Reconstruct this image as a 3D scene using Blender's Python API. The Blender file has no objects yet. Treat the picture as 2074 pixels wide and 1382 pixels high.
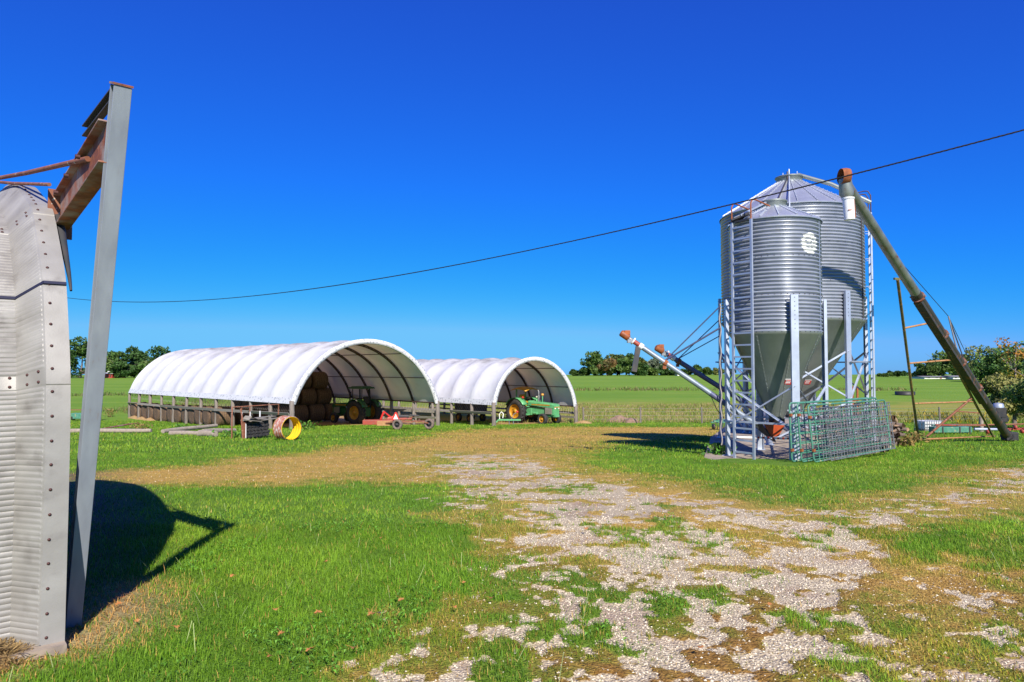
import bpy, bmesh, math, random
import numpy as np
from mathutils import Vector, Matrix, Quaternion
random.seed(7); RNG = np.random.default_rng(11)
SC = bpy.context.scene
COL = SC.collection
R = math.radians

# ------------------------------------------------------------------ camera
EYE = 1.75; FPX = 1400.0; PITCH = math.atan(54 / FPX)
cam_d = bpy.data.cameras.new('camera'); cam = bpy.data.objects.new('camera', cam_d); COL.objects.link(cam)
cam.location = (0, 0, EYE); cam.rotation_euler = (R(90) + PITCH, 0, 0)
cam_d.sensor_width = 36; cam_d.lens = 36 * FPX / 2074; cam_d.clip_start = 0.05; cam_d.clip_end = 5000
SC.camera = cam
# ------------------------------------------------------------------ sky, sun, exposure
SUN_AZ = 14.2      # degrees right of straight behind the camera
SUN_EL = 37.0
to_sun = Vector((math.sin(R(SUN_AZ)) * math.cos(R(SUN_EL)), -math.cos(R(SUN_AZ)) * math.cos(R(SUN_EL)), math.sin(R(SUN_EL))))
W = bpy.data.worlds.new('World'); SC.world = W; W.use_nodes = True
wn = W.node_tree.nodes; wl = W.node_tree.links; wn.clear()
sky = wn.new('ShaderNodeTexSky'); sky.sky_type = 'NISHITA'; sky.sun_disc = False
sky.sun_elevation = R(SUN_EL); sky.sun_rotation = R(180 - SUN_AZ)
sky.air_density = 1.0; sky.dust_density = 0.1; sky.ozone_density = 3.0
# clear, deep autumn blue: each channel of the sky texture gets its own contrast curve
sep = wn.new('ShaderNodeSeparateColor'); com = wn.new('ShaderNodeCombineColor'); wl.new(sky.outputs[0], sep.inputs[0])
for k, (pw, mu, ad) in enumerate(((4.0, 3.2e-4, .085), (1.12, .275, 0.0), (.75, 1.5, 0.0))):
    m1 = wn.new('ShaderNodeMath'); m1.operation = 'POWER'; m1.inputs[1].default_value = pw; wl.new(sep.outputs[k], m1.inputs[0])
    m2 = wn.new('ShaderNodeMath'); m2.operation = 'MULTIPLY_ADD'; m2.inputs[1].default_value = mu; m2.inputs[2].default_value = ad; wl.new(m1.outputs[0], m2.inputs[0])
    m3 = wn.new('ShaderNodeMath'); m3.operation = 'MINIMUM'; m3.inputs[1].default_value = (1.0, 3.4, 6.0)[k]; wl.new(m2.outputs[0], m3.inputs[0]); wl.new(m3.outputs[0], com.inputs[k])
bg = wn.new('ShaderNodeBackground'); bg.inputs['Strength'].default_value = 0.1
wo = wn.new('ShaderNodeOutputWorld')
wl.new(com.outputs[0], bg.inputs['Color']); wl.new(bg.outputs[0], wo.inputs['Surface'])
sl = bpy.data.lights.new('sun', 'SUN'); sl.energy = 4.5; sl.angle = R(0.5); sl.color = (1.0, 0.94, 0.83)
so = bpy.data.objects.new('sun', sl); COL.objects.link(so); so.rotation_euler = (-to_sun).to_track_quat('-Z', 'Y').to_euler(); so.location = (20, -30, 40)
SC.view_settings.view_transform = 'Standard'; SC.view_settings.look = 'None'; SC.view_settings.exposure = 0.7; SC.view_settings.gamma = 1.0
SC.render.engine = 'CYCLES'; SC.cycles.max_bounces = 6; SC.cycles.transparent_max_bounces = 8; SC.cycles.use_denoising = True

# ------------------------------------------------------------------ terrain height and pixel rays
_ty = np.arange(-120, 1600, 0.5)
_tz = np.interp(_ty, [-120, -40, 0, 4, 8, 12, 18, 24, 30, 38, 46, 54, 62, 72, 100, 150, 200, 300, 340, 420, 700, 1600],
                [3, 1, .05, 0, -.13, -.32, -.7, -1.05, -1.4, -1.85, -2.3, -2.72, -3.0, -3.05, -2.75, -2.3, -1.9, -1.45, -1.6, -4, -14, -40])
_k = np.hanning(15); _k /= _k.sum(); _tz = np.convolve(np.pad(_tz, 7, 'edge'), _k, 'valid')
def gz(y): return np.interp(y, _ty, _tz)
def at(px, py, Y):
    dx = (px - 1037) / FPX; dz = (691 - py) / FPX; c, s = math.cos(PITCH), math.sin(PITCH)
    d = Vector((dx, c - dz * s, s + dz * c)); t = Y / d.y
    return Vector((d.x * t, Y, EYE + d.z * t))
def G(px, py):
    lo, hi = 1.5, 320.0
    f = lambda Y: at(px, py, Y).z - float(gz(Y))
    prev = lo
    for Y in np.geomspace(lo, hi, 400):
        if f(Y) <= 0:
            a, b = prev, Y
            for _ in range(40):
                m = (a + b) / 2
                if f(m) > 0: a = m
                else: b = m
            return at(px, py, b)
        prev = Y
    return at(px, py, hi)
def ground(x, y, dz=0): return Vector((x, y, float(gz(y)) + dz))

# ------------------------------------------------------------------ noise
def _hash(ix, iy, seed):
    h = (ix.astype(np.int64) * 374761393 + iy.astype(np.int64) * 668265263 + seed * 974634777) & 0xFFFFFFFF
    h = ((h ^ (h >> 13)) * 1274126177) & 0xFFFFFFFF
    return ((h ^ (h >> 16)) & 0xFFFF) / 65535.0
def vnoise(x, y, seed=0):
    ix = np.floor(x); iy = np.floor(y); fx = x - ix; fy = y - iy
    fx = fx * fx * (3 - 2 * fx); fy = fy * fy * (3 - 2 * fy)
    a = _hash(ix, iy, seed); b = _hash(ix + 1, iy, seed); c = _hash(ix, iy + 1, seed); d = _hash(ix + 1, iy + 1, seed)
    return (a * (1 - fx) + b * fx) * (1 - fy) + (c * (1 - fx) + d * fx) * fy
def fbm(x, y, seed=0, o=4):
    t = 0; a = .5; s = 0
    for i in range(o):
        t = t + a * vnoise(x * 2 ** i + 17.3 * i, y * 2 ** i - 9.1 * i, seed + i); s += a; a *= .55
    return t / s
def sstep(a, b, x):
    t = np.clip((x - a) / (b - a), 0, 1); return t * t * (3 - 2 * t)
def sdist(poly, x, y):
    """signed distance to polygon (positive inside)"""
    P = np.array([(p[0], p[1]) for p in poly]); d = np.full(x.shape, 1e9); ins = np.zeros(x.shape, bool)
    for i in range(len(P)):
        a = P[i]; b = P[(i + 1) % len(P)]; e = b - a
        t = np.clip(((x - a[0]) * e[0] + (y - a[1]) * e[1]) / (e @ e + 1e-12), 0, 1)
        d = np.minimum(d, np.hypot(x - a[0] - t * e[0], y - a[1] - t * e[1]))
        c = (a[1] > y) != (b[1] > y)
        ins ^= c & (x < (b[0] - a[0]) * (y - a[1]) / (b[1] - a[1] + 1e-12) + a[0])
    return np.where(ins, d, -d)
def gpoly(pts): return [G(*p) for p in pts]

# ------------------------------------------------------------------ materials
def newmat(name):
    m = bpy.data.materials.new(name); m.use_nodes = True
    n = m.node_tree.nodes; l = m.node_tree.links; n.clear()
    o = n.new('ShaderNodeOutputMaterial'); p = n.new('ShaderNodeBsdfPrincipled'); l.new(p.outputs[0], o.inputs[0])
    return m, n, l, p
def mat(name, c1, c2=None, rough=.6, metal=0, scale=4, thr=(.35, .65), bump=0, bscale=40, stretch=(1, 1, 1), c3=None, t3=(.6, .7), s3=9, spec=.5):
    """two-tone weathered surface; c3 = blotches (rust, dirt)"""
    m, n, l, p = newmat(name)
    p.inputs['Roughness'].default_value = rough; p.inputs['Metallic'].default_value = metal
    p.inputs['Specular IOR Level'].default_value = spec
    tc = n.new('ShaderNodeTexCoord'); mp = n.new('ShaderNodeMapping'); mp.inputs['Scale'].default_value = stretch
    l.new(tc.outputs['Object'], mp.inputs[0])
    def nz(sc, det=6):
        t = n.new('ShaderNodeTexNoise'); t.inputs['Scale'].default_value = sc; t.inputs['Detail'].default_value = det
        l.new(mp.outputs[0], t.inputs[0]); return t
    def ramp(t, a, b):
        r = n.new('ShaderNodeMapRange'); r.inputs['From Min'].default_value = a; r.inputs['From Max'].default_value = b
        l.new(t.outputs[0], r.inputs[0]); return r
    def mix(f, a, b):
        x = n.new('ShaderNodeMix'); x.data_type = 'RGBA'; l.new(f.outputs[0], x.inputs['Factor'])
        for k, v in (('A', a), ('B', b)):
            s = [i for i in x.inputs if i.name == k and i.type == 'RGBA'][0]
            if isinstance(v, tuple): s.default_value = (*v, 1)
            else: l.new(v, s)
        return [q for q in x.outputs if q.type == 'RGBA'][0]
    c = mix(ramp(nz(scale), *thr), c1, c2 or tuple(v * .75 for v in c1))
    if c3: c = mix(ramp(nz(s3), *t3), c, c3)
    l.new(c, p.inputs['Base Color'])
    if bump:
        b = n.new('ShaderNodeBump'); b.inputs['Strength'].default_value = bump; b.inputs['Distance'].default_value = .02
        l.new(nz(bscale).outputs[0], b.inputs['Height']); l.new(b.outputs[0], p.inputs['Normal'])
    return m
RUST = (.20, .055, .018)
M = {}
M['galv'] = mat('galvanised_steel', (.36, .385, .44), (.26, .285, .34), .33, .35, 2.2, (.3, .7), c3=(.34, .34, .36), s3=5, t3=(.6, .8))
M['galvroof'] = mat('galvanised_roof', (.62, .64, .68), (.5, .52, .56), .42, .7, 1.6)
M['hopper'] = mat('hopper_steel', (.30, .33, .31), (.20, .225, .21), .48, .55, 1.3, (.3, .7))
M['angle'] = mat('galvanised_angle', (.50, .55, .64), (.40, .44, .53), .45, .5, 3)
M['quonset'] = mat('weathered_galvalume', (.36, .345, .32), (.25, .235, .215), .55, .2, 3.5, (.3, .7), .08, 120, c3=(.17, .155, .14), s3=5, t3=(.58, .8))
M['qlip'] = mat('weathered_lip', (.26, .25, .232), (.17, .162, .15), .65, .15, 7, (.3, .7), .1, 160, c3=(.11, .10, .09), s3=12, t3=(.55, .8))
M['bolt'] = mat('bolt_head', (.10, .035, .03), (.05, .025, .025), .6, .3)
M['strap'] = mat('navy_strap', (.012, .014, .045), None, .6)
M['beam'] = mat('primed_beam', (.33, .36, .41), (.25, .27, .32), .55, .25, 2, (.3, .7), .05, 60, (6, 6, .6), c3=(.27, .24, .23), s3=4, t3=(.66, .78))
M['rustbeam'] = mat('rusty_beam', (.19, .055, .025), (.34, .27, .24), .75, .1, 5, (.45, .7), .15, 60, c3=(.36, .11, .04), s3=14, t3=(.5, .7))
M['darkbeam'] = mat('dark_beam', (.035, .04, .045), (.06, .05, .05), .7, .1, 5)
M['rustpipe'] = mat('rusty_pipe', (.19, .06, .03), (.27, .11, .06), .75, .1, 9, c3=(.45, .42, .38), s3=30, t3=(.64, .68))
M['rust'] = mat('rust', RUST, (.32, .10, .03), .8, 0, 8, bump=.1)
M['orange'] = mat('orange_rust_paint', (.36, .09, .018), (.18, .045, .015), .55, 0, 10, bump=.05)
M['bootred'] = mat('boot_red_paint', (.52, .085, .02), (.40, .06, .018), .5, 0, 6)
M['red'] = mat('faded_red_paint', (.38, .05, .028), (.26, .055, .035), .5, 0, 7, c3=(.30, .12, .07), s3=14, t3=(.58, .7))
M['redbright'] = mat('red_paint', (.6, .03, .02), (.5, .03, .02), .4)
M['white'] = mat('white_paint', (.8, .8, .78), (.7, .7, .68), .5)
M['green'] = mat('tractor_green', (.022, .12, .036), (.016, .085, .026), .38, 0, 4, c3=(.07, .11, .05), s3=8, t3=(.62, .75))
M['palegreen'] = mat('sunfaded_green', (.13, .40, .18), (.09, .32, .13), .42, 0, 5, c3=(.16, .30, .14), s3=9, t3=(.6, .75))
M['yellow'] = mat('tractor_yellow', (.55, .27, .015), (.42, .19, .014), .45, 0, 5, c3=(.3, .16, .03), s3=10, t3=(.6, .75))
M['drum'] = mat('yellow_enamel', (.80, .50, .012), (.7, .42, .012), .4, 0, 4, c3=(.35, .2, .04), s3=6, t3=(.68, .8))
M['drumrust'] = mat('peeling_rust_enamel', (.32, .10, .06), (.45, .36, .33), .7, 0, 8, (.45, .6), .1, 40)
M['tyre'] = mat('tyre_rubber', (.02, .02, .022), (.042, .038, .037), .8, 0, 6, bump=.1)
M['dustytyre'] = mat('dusty_tyre', (.14, .10, .08), (.21, .16, .13), .9, 0, 9, bump=.1)
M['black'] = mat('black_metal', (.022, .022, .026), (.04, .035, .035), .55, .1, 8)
M['dark'] = mat('dark_steel', (.05, .052, .06), (.08, .07, .065), .5, .4, 8, c3=(.11, .05, .03), s3=12, t3=(.62, .7))
M['vinyl'] = mat('yellow_vinyl', (.62, .34, .02), (.5, .27, .02), .5)
M['wood'] = mat('weathered_wood', (.24, .205, .175), (.13, .105, .088), .85, 0, 3, (.3, .7), .4, 14, (6, 6, .7), c3=(.36, .30, .24), s3=6, t3=(.6, .75))
M['board'] = mat('grey_board', (.27, .245, .21), (.17, .15, .125), .85, 0, 3, (.3, .7), .3, 14, (1, 1, 6), c3=(.25, .24, .13), s3=3, t3=(.55, .7))
M['log'] = mat('log_bark', (.20, .15, .12), (.11, .08, .065), .9, 0, 7, (.3, .7), .6, 18)
M['greylog'] = mat('bare_grey_log', (.37, .31, .25), (.24, .19, .15), .9, 0, 7, (.3, .7), .4, 18)
M['logend'] = mat('sawn_end', (.46, .30, .17), (.33, .20, .12), .85, 0, 9)
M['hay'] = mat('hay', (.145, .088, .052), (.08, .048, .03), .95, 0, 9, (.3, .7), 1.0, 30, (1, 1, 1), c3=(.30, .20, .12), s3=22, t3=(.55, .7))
M['straw'] = mat('loose_straw', (.44, .29, .12), (.3, .18, .08), .95, 0, 12, (.3, .7), 1.0, 40)
M['concrete'] = mat('concrete', (.40, .33, .25), (.28, .22, .17), .9, 0, 1.7, (.3, .7), .2, 40, c3=(.17, .14, .12), s3=3, t3=(.56, .7))
M['hoop'] = mat('brown_hoop_tube', (.055, .035, .03), (.09, .05, .04), .6, .3, 5)
M['cord'] = mat('cable_black', (.02, .018, .018), None, .6)
M['rope'] = mat('grey_rope', (.35, .31, .3), None, .9)
M['gate'] = mat('gate_green', (.05, .19, .125), (.09, .24, .17), .45, .0, 6, c3=(.45, .36, .18), s3=5, t3=(.6, .72))
M['wire'] = mat('galvanised_wire', (.30, .31, .33), (.2, .2, .21), .5, .5, 10, c3=(.2, .09, .05), s3=9, t3=(.6, .7))
M['olive'] = mat('olive_frame_paint', (.10, .12, .035), (.17, .13, .05), .55, .1, 5, c3=(.38, .19, .06), s3=7, t3=(.5, .68))
M['peach'] = mat('peeling_orange_frame', (.44, .25, .10), (.34, .15, .06), .6, .0, 6)
M['tubegrey'] = mat('auger_tube_grey', (.27, .29, .26), (.18, .195, .17), .42, .45, 3, c3=(.24, .10, .05), s3=6, t3=(.62, .72))
M['tubedark'] = mat('auger_trough_dark', (.035, .037, .032), (.055, .05, .04), .6, .2, 3, c3=(.16, .07, .035), s3=5, t3=(.56, .7))
M['augerblue'] = mat('pale_blue_tube', (.33, .38, .46), (.24, .28, .35), .38, .4, 3, c3=(.36, .16, .08), s3=6, t3=(.7, .78))
M['steelblue'] = mat('blue_grey_rod', (.10, .12, .22), (.14, .13, .2), .45, .3, 5)
M['bark'] = mat('tree_bark', (.13, .10, .08), (.22, .18, .15), .9, 0, 6, bump=.4)
M['palebark'] = mat('pale_bark', (.42, .33, .30), (.30, .2, .18), .85, 0, 6)
M['mesh_white'] = mat('white_tote_plastic', (.7, .72, .72), (.6, .6, .6), .5)
M['roofgrey'] = mat('roof_shingle', (.2, .2, .22), None, .9)
M['barnred'] = mat('barn_red', (.35, .035, .025), None, .7)
M['dirt'] = mat('bare_dirt', (.30, .19, .13), (.21, .13, .09), .95, 0, 5, bump=.4, bscale=12)
M['leaf_orange'] = mat('dry_orange_leaf', (.40, .13, .03), (.45, .22, .07), .7, 0, 20)
M['glass'] = mat('lamp_lens', (.75, .7, .55), None, .15)
M['amber'] = mat('amber_cap', (.75, .33, .05), (.65, .3, .05), .4)
# white barn fabric: reflects and lets a little light through
def fabric():
    m, n, l, p = newmat('white_barn_fabric'); out = [x for x in n if x.type == 'OUTPUT_MATERIAL'][0]
    tc = n.new('ShaderNodeTexCoord'); nz = n.new('ShaderNodeTexNoise'); nz.inputs['Scale'].default_value = .9; nz.inputs['Detail'].default_value = 8
    l.new(tc.outputs['Object'], nz.inputs[0])
    cr = n.new('ShaderNodeValToRGB'); cr.color_ramp.elements[0].color = (.68, .67, .68, 1); cr.color_ramp.elements[1].color = (.76, .76, .77, 1)
    cr.color_ramp.elements[0].position = .3; cr.color_ramp.elements[1].position = .62
    l.new(nz.outputs[0], cr.inputs[0]); p.inputs['Roughness'].default_value = .7
    # blotchy grey mixed in where the cover lies flatter, near the roof top
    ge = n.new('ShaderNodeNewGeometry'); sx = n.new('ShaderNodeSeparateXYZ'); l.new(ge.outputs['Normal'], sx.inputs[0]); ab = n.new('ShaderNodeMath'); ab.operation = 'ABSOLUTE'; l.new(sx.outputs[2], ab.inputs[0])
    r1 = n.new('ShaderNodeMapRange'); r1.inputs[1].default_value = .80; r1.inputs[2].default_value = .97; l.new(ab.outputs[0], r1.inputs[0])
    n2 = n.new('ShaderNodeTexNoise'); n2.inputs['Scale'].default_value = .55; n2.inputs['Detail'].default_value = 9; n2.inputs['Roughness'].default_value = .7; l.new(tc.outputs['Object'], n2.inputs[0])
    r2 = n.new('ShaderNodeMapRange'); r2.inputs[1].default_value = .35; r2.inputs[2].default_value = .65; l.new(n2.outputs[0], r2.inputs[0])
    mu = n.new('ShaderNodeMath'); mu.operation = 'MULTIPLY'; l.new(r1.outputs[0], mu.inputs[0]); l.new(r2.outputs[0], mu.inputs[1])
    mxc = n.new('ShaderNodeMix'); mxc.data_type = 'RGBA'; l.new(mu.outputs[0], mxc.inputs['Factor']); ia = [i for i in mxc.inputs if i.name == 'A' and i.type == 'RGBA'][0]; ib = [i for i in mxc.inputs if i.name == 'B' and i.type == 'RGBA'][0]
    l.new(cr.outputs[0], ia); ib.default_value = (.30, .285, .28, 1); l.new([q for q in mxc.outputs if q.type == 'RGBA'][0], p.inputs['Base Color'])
    wv = n.new('ShaderNodeTexNoise'); wv.inputs['Scale'].default_value = 3.5; wv.inputs['Detail'].default_value = 5; l.new(tc.outputs['Object'], wv.inputs[0])
    bp = n.new('ShaderNodeBump'); bp.inputs['Strength'].default_value = .35; bp.inputs['Distance'].default_value = .06; l.new(wv.outputs[0], bp.inputs['Height']); l.new(bp.outputs[0], p.inputs['Normal'])
    t = n.new('ShaderNodeBsdfTranslucent'); t.inputs[0].default_value = (.80, .54, .35, 1)
    mx = n.new('ShaderNodeMixShader'); mx.inputs[0].default_value = .20
    l.new(p.outputs[0], mx.inputs[1]); l.new(t.outputs[0], mx.inputs[2]); l.new(mx.outputs[0], out.inputs[0])
    return m
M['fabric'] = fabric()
def hemmat():
    m, n, l, p = newmat('laced_hem'); tc = n.new('ShaderNodeTexCoord')
    v = n.new('ShaderNodeTexVoronoi'); v.inputs['Scale'].default_value = 5; l.new(tc.outputs['Object'], v.inputs[0])
    cr = n.new('ShaderNodeValToRGB'); cr.color_ramp.elements[0].color = (.30, .31, .33, 1); cr.color_ramp.elements[1].color = (.62, .62, .64, 1)
    cr.color_ramp.elements[0].position = .12; cr.color_ramp.elements[1].position = .45
    l.new(v.outputs['Distance'], cr.inputs[0]); l.new(cr.outputs[0], p.inputs['Base Color']); p.inputs['Roughness'].default_value = .7
    return m
M['hem'] = hemmat()
def leafmat(name, trans=.3):
    """colour from the per-leaf attribute; diffuse plus light let through"""
    m, n, l, p = newmat(name); out = [x for x in n if x.type == 'OUTPUT_MATERIAL'][0]
    a = n.new('ShaderNodeAttribute'); a.attribute_name = 'tint'
    l.new(a.outputs['Color'], p.inputs['Base Color']); p.inputs['Roughness'].default_value = .55; p.inputs['Specular IOR Level'].default_value = .25
    t = n.new('ShaderNodeBsdfTranslucent'); l.new(a.outputs['Color'], t.inputs[0])
    mx = n.new('ShaderNodeMixShader'); mx.inputs[0].default_value = trans
    l.new(p.outputs[0], mx.inputs[1]); l.new(t.outputs[0], mx.inputs[2]); l.new(mx.outputs[0], out.inputs[0])
    return m
M['blade'] = leafmat('grass_blade', .3)
M['foliage'] = leafmat('foliage', .25)
M['stone'] = leafmat('gravel_stone', 0)

# ------------------------------------------------------------------ mesh builder
class MB:
    def __init__(s): s.v = []; s.f = []; s.m = []; s.sm = []; s.cur = 0; s.smooth = False
    def add(s, vs, fs, smooth=None):
        o = len(s.v); s.v += [tuple(x) for x in vs]; s.f += [tuple(i + o for i in f) for f in fs]
        s.m += [s.cur] * len(fs); s.sm += [s.smooth if smooth is None else smooth] * len(fs)
    def box(s, c, size, rot=None, taper=1.0):
        hx, hy, hz = (k / 2 for k in size); c = Vector(c)
        vs = []
        for z in (-1, 1):
            t = taper if z > 0 else 1
            for x, y in ((-1, -1), (1, -1), (1, 1), (-1, 1)):
                p = Vector((x * hx * t, y * hy * t, z * hz)); vs.append(c + (rot @ p if rot else p))
        s.add(vs, [(3, 2, 1, 0), (4, 5, 6, 7), (0, 1, 5, 4), (1, 2, 6, 5), (2, 3, 7, 6), (3, 0, 4, 7)], False)
    def bar(s, a, b, w, h=None, up=(0, 0, 1)):
        a, b = Vector(a), Vector(b); h = h or w; d = b - a; L = d.length; d.normalize()
        x = d.cross(Vector(up));
        if x.length < 1e-4: x = d.cross(Vector((1, 0, 0)))
        x.normalize(); y = x.cross(d); m = Matrix((x, y, d)).transposed()
        s.box((a + b) / 2, (w, h, L), m)
    def ibeam(s, a, b, w, h, t, up):
        a, b = Vector(a), Vector(b); d = (b - a).normalized(); x = d.cross(Vector(up)).normalized(); y = x.cross(d)
        for k in (-1, 1): s.bar(a + y * k * (h / 2 - t / 2), b + y * k * (h / 2 - t / 2), w, t, up)
        s.bar(a, b, t * .8, h - 2 * t - .002, up)
    def lbar(s, a, b, w, t, d1, d2):
        """angle iron: legs along d1 and d2"""
        a, b = Vector(a), Vector(b); d1, d2 = Vector(d1).normalized(), Vector(d2).normalized()
        p = [Vector((0, 0, 0)), d1 * w, d1 * w + d2 * t, d1 * t + d2 * t, d1 * t + d2 * w, d2 * w]
        vs = [a + q for q in p] + [b + q for q in p]
        s.add(vs, [(i, (i + 1) % 6, (i + 1) % 6 + 6, i + 6) for i in range(6)] + [(5, 4, 3, 2, 1, 0), tuple(range(6, 12))], False)
    def channel(s, a, b, w, dpt, t, face, side):
        """C section: web of width w facing 'face', flanges going back by dpt"""
        a, b = Vector(a), Vector(b); f = Vector(face).normalized(); x = Vector(side).normalized()
        p = [x * -w / 2, x * w / 2, x * w / 2 - f * dpt, x * (w / 2 - t) - f * dpt, x * (w / 2 - t) - f * t, x * (-w / 2 + t) - f * t, x * (-w / 2 + t) - f * dpt, x * -w / 2 - f * dpt]
        vs = [a + q for q in p] + [b + q for q in p]; n = 8
        s.add(vs, [(i, (i + 1) % n, (i + 1) % n + n, i + n) for i in range(n)] + [(0, 1, 4, 5), (1, 2, 3, 4), (0, 5, 6, 7)] + [(n, n + 5, n + 4, n + 1), (n + 1, n + 4, n + 3, n + 2), (n, n + 7, n + 6, n + 5)], False)
    def tube(s, pts, r, n=8, caps=True):
        pts = [Vector(p) for p in pts]; rr = r if isinstance(r, (list, tuple)) else [r] * len(pts)
        d = (pts[1] - pts[0]).normalized(); x = d.orthogonal().normalized(); vs = []
        for i, p in enumerate(pts):
            if i == 0: t = pts[1] - pts[0]
            elif i == len(pts) - 1: t = pts[-1] - pts[-2]
            else: t = (pts[i + 1] - p).normalized() + (p - pts[i - 1]).normalized()
            t = t.normalized(); x = (x - t * x.dot(t)).normalized(); y = t.cross(x)
            for k in range(n):
                a = 2 * math.pi * k / n; vs.append(p + (x * math.cos(a) + y * math.sin(a)) * rr[i])
        fs = [(i * n + k, i * n + (k + 1) % n, (i + 1) * n + (k + 1) % n, (i + 1) * n + k) for i in range(len(pts) - 1) for k in range(n)]
        s.add(vs, fs, True)
        if caps:
            o = len(pts) - 1
            s.add(vs[:n], [tuple(range(n - 1, -1, -1))], False); s.add(vs[o * n:], [tuple(range(n))], False)
    def lathe(s, prof, n=32, axis='z', c=(0, 0, 0), a0=0, a1=2 * math.pi, smooth=True):
        full = abs(a1 - a0 - 2 * math.pi) < 1e-6; k = n if full else n + 1; vs = []; c = Vector(c)
        for r, z in prof:
            for i in range(k):
                a = a0 + (a1 - a0) * i / n; p = (r * math.cos(a), r * math.sin(a), z)
                vs.append(c + (Vector(p) if axis == 'z' else Vector((p[2], p[0], p[1]))))
        fs = []
        for j in range(len(prof) - 1):
            for i in range(n):
                i2 = (i + 1) % k; fs.append((j * k + i, j * k + i2, (j + 1) * k + i2, (j + 1) * k + i))
        s.add(vs, fs, smooth)
    def disc(s, r, z, n=32, c=(0, 0, 0)):
        c = Vector(c); s.add([c + Vector((r * math.cos(2 * math.pi * i / n), r * math.sin(2 * math.pi * i / n), z)) for i in range(n)], [tuple(range(n))], False)
    def build(s, name, m, parent=None, loc=None, bevel=0, autosmooth=False):
        me = bpy.data.meshes.new(name); me.from_pydata(s.v, [], s.f)
        for x in (m if isinstance(m, list) else [m]): me.materials.append(M[x] if isinstance(x, str) else x)
        me.polygons.foreach_set('material_index', s.m); me.polygons.foreach_set('use_smooth', s.sm); me.update()
        o = bpy.data.objects.new(name, me); COL.objects.link(o)
        if parent: o.parent = parent
        if loc is not None: o.location = loc
        if bevel:
            b = o.modifiers.new('bevel', 'BEVEL'); b.width = bevel; b.segments = 2; b.limit_method = 'ANGLE'
        return o
def tag(o, label=None, cat=None, group=None, kind=None):
    if label: o['label'] = label
    if cat: o['category'] = cat
    if group: o['group'] = group
    if kind: o['kind'] = kind
    return o
def thing(name, label, cat, loc=(0, 0, 0), rz=0, group=None):
    o = bpy.data.objects.new(name, None); COL.objects.link(o); o.empty_display_size = .2
    o.location = loc; o.rotation_euler = (0, 0, rz); return tag(o, label, cat, group)
def copy_tree(o, parent=None, top=True):
    c = o.copy(); COL.objects.link(c); c.parent = parent
    for ch in [x for x in o.children]: copy_tree(ch, c)
    return c
def npmesh(name, V, F, m, parent=None, tint=None, smooth=False):
    """V (n,3), F (k,3|4) as numpy"""
    me = bpy.data.meshes.new(name); n = F.shape[1]
    me.vertices.add(len(V)); me.vertices.foreach_set('co', V.astype(np.float32).ravel())
    me.loops.add(F.size); me.loops.foreach_set('vertex_index', F.astype(np.int32).ravel())
    me.polygons.add(len(F)); me.polygons.foreach_set('loop_start', np.arange(0, F.size, n, dtype=np.int32))
    me.polygons.foreach_set('use_smooth', np.full(len(F), smooth))
    me.update(calc_edges=True)
    if tint is not None:
        a = me.attributes.new('tint', 'FLOAT_COLOR', 'POINT'); a.data.foreach_set('color', np.c_[tint, np.ones(len(tint))].astype(np.float32).ravel())
    me.materials.append(M[m] if isinstance(m, str) else m)
    o = bpy.data.objects.new(name, me); COL.objects.link(o)
    if parent: o.parent = parent
    return o
# ------------------------------------------------------------------ ground zones (traced in the photo, kept as ground polygons)
Z_core = gpoly([(850, 940), (905, 917), (1010, 922), (1110, 942), (1200, 968), (1300, 992), (1400, 1012), (1530, 1036), (1650, 1052), (1780, 1032), (1880, 1002), (1980, 975), (2090, 945), (2300, 925), (2300, 960), (2090, 985), (1990, 1018), (1900, 1070), (1830, 1105), (1740, 1150), (1600, 1180), (1420, 1190), (1250, 1165), (1130, 1120), (1040, 1100), (1040, 1065), (1010, 1025), (930, 1012)])
Z_low = gpoly([(760, 1400), (840, 1310), (960, 1240), (1000, 1205), (1040, 1110), (1250, 1150), (1700, 1160), (1780, 1230), (1760, 1320), (1800, 1420), (1700, 1700), (600, 1700)])
Z_right = gpoly([(1900, 1180), (2080, 1150), (2400, 1180), (2400, 1600), (1900, 1500), (1800, 1330)])
Z_dry = gpoly([(170, 965), (330, 948), (480, 933), (650, 915), (800, 897), (900, 878), (980, 870), (1180, 866), (1475, 866), (1475, 883), (1300, 889), (1180, 902), (1120, 922), (1250, 962), (1450, 1000), (1620, 1030), (1740, 1022), (1850, 990), (1990, 955), (2300, 915), (2300, 1000), (2000, 1050), (1850, 1130), (1780, 1250), (1800, 1420), (600, 1500), (760, 1400), (860, 1295), (1000, 1210), (1030, 1100), (980, 1040), (890, 985), (700, 978), (450, 985), (240, 985)])
Z_rmix = gpoly([(2300, 960), (2000, 1050), (1850, 1110), (1780, 1180), (1500, 1180), (1050, 1130), (980, 1230), (750, 1420), (600, 1700), (2800, 1700), (2800, 960)])
Z_bare = gpoly([(100, 960), (160, 955), (230, 985), (270, 1000), (262, 1060), (225, 1130), (165, 1250), (60, 1260)])
Z_straw = gpoly([(150, 1296), (190, 1270), (212, 1215), (255, 1187), (303, 1196), (300, 1236), (240, 1276), (180, 1306), (60, 1330), (0, 1360), (-60, 1300), (60, 1260)])
Z_barn = gpoly([(594, 864), (640, 862), (880, 860), (800, 846), (500, 838), (280, 834), (270, 838), (590, 866)])
Z_barn2 = gpoly([(1003, 861), (1168, 856), (1140, 850), (1000, 846)])
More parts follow.
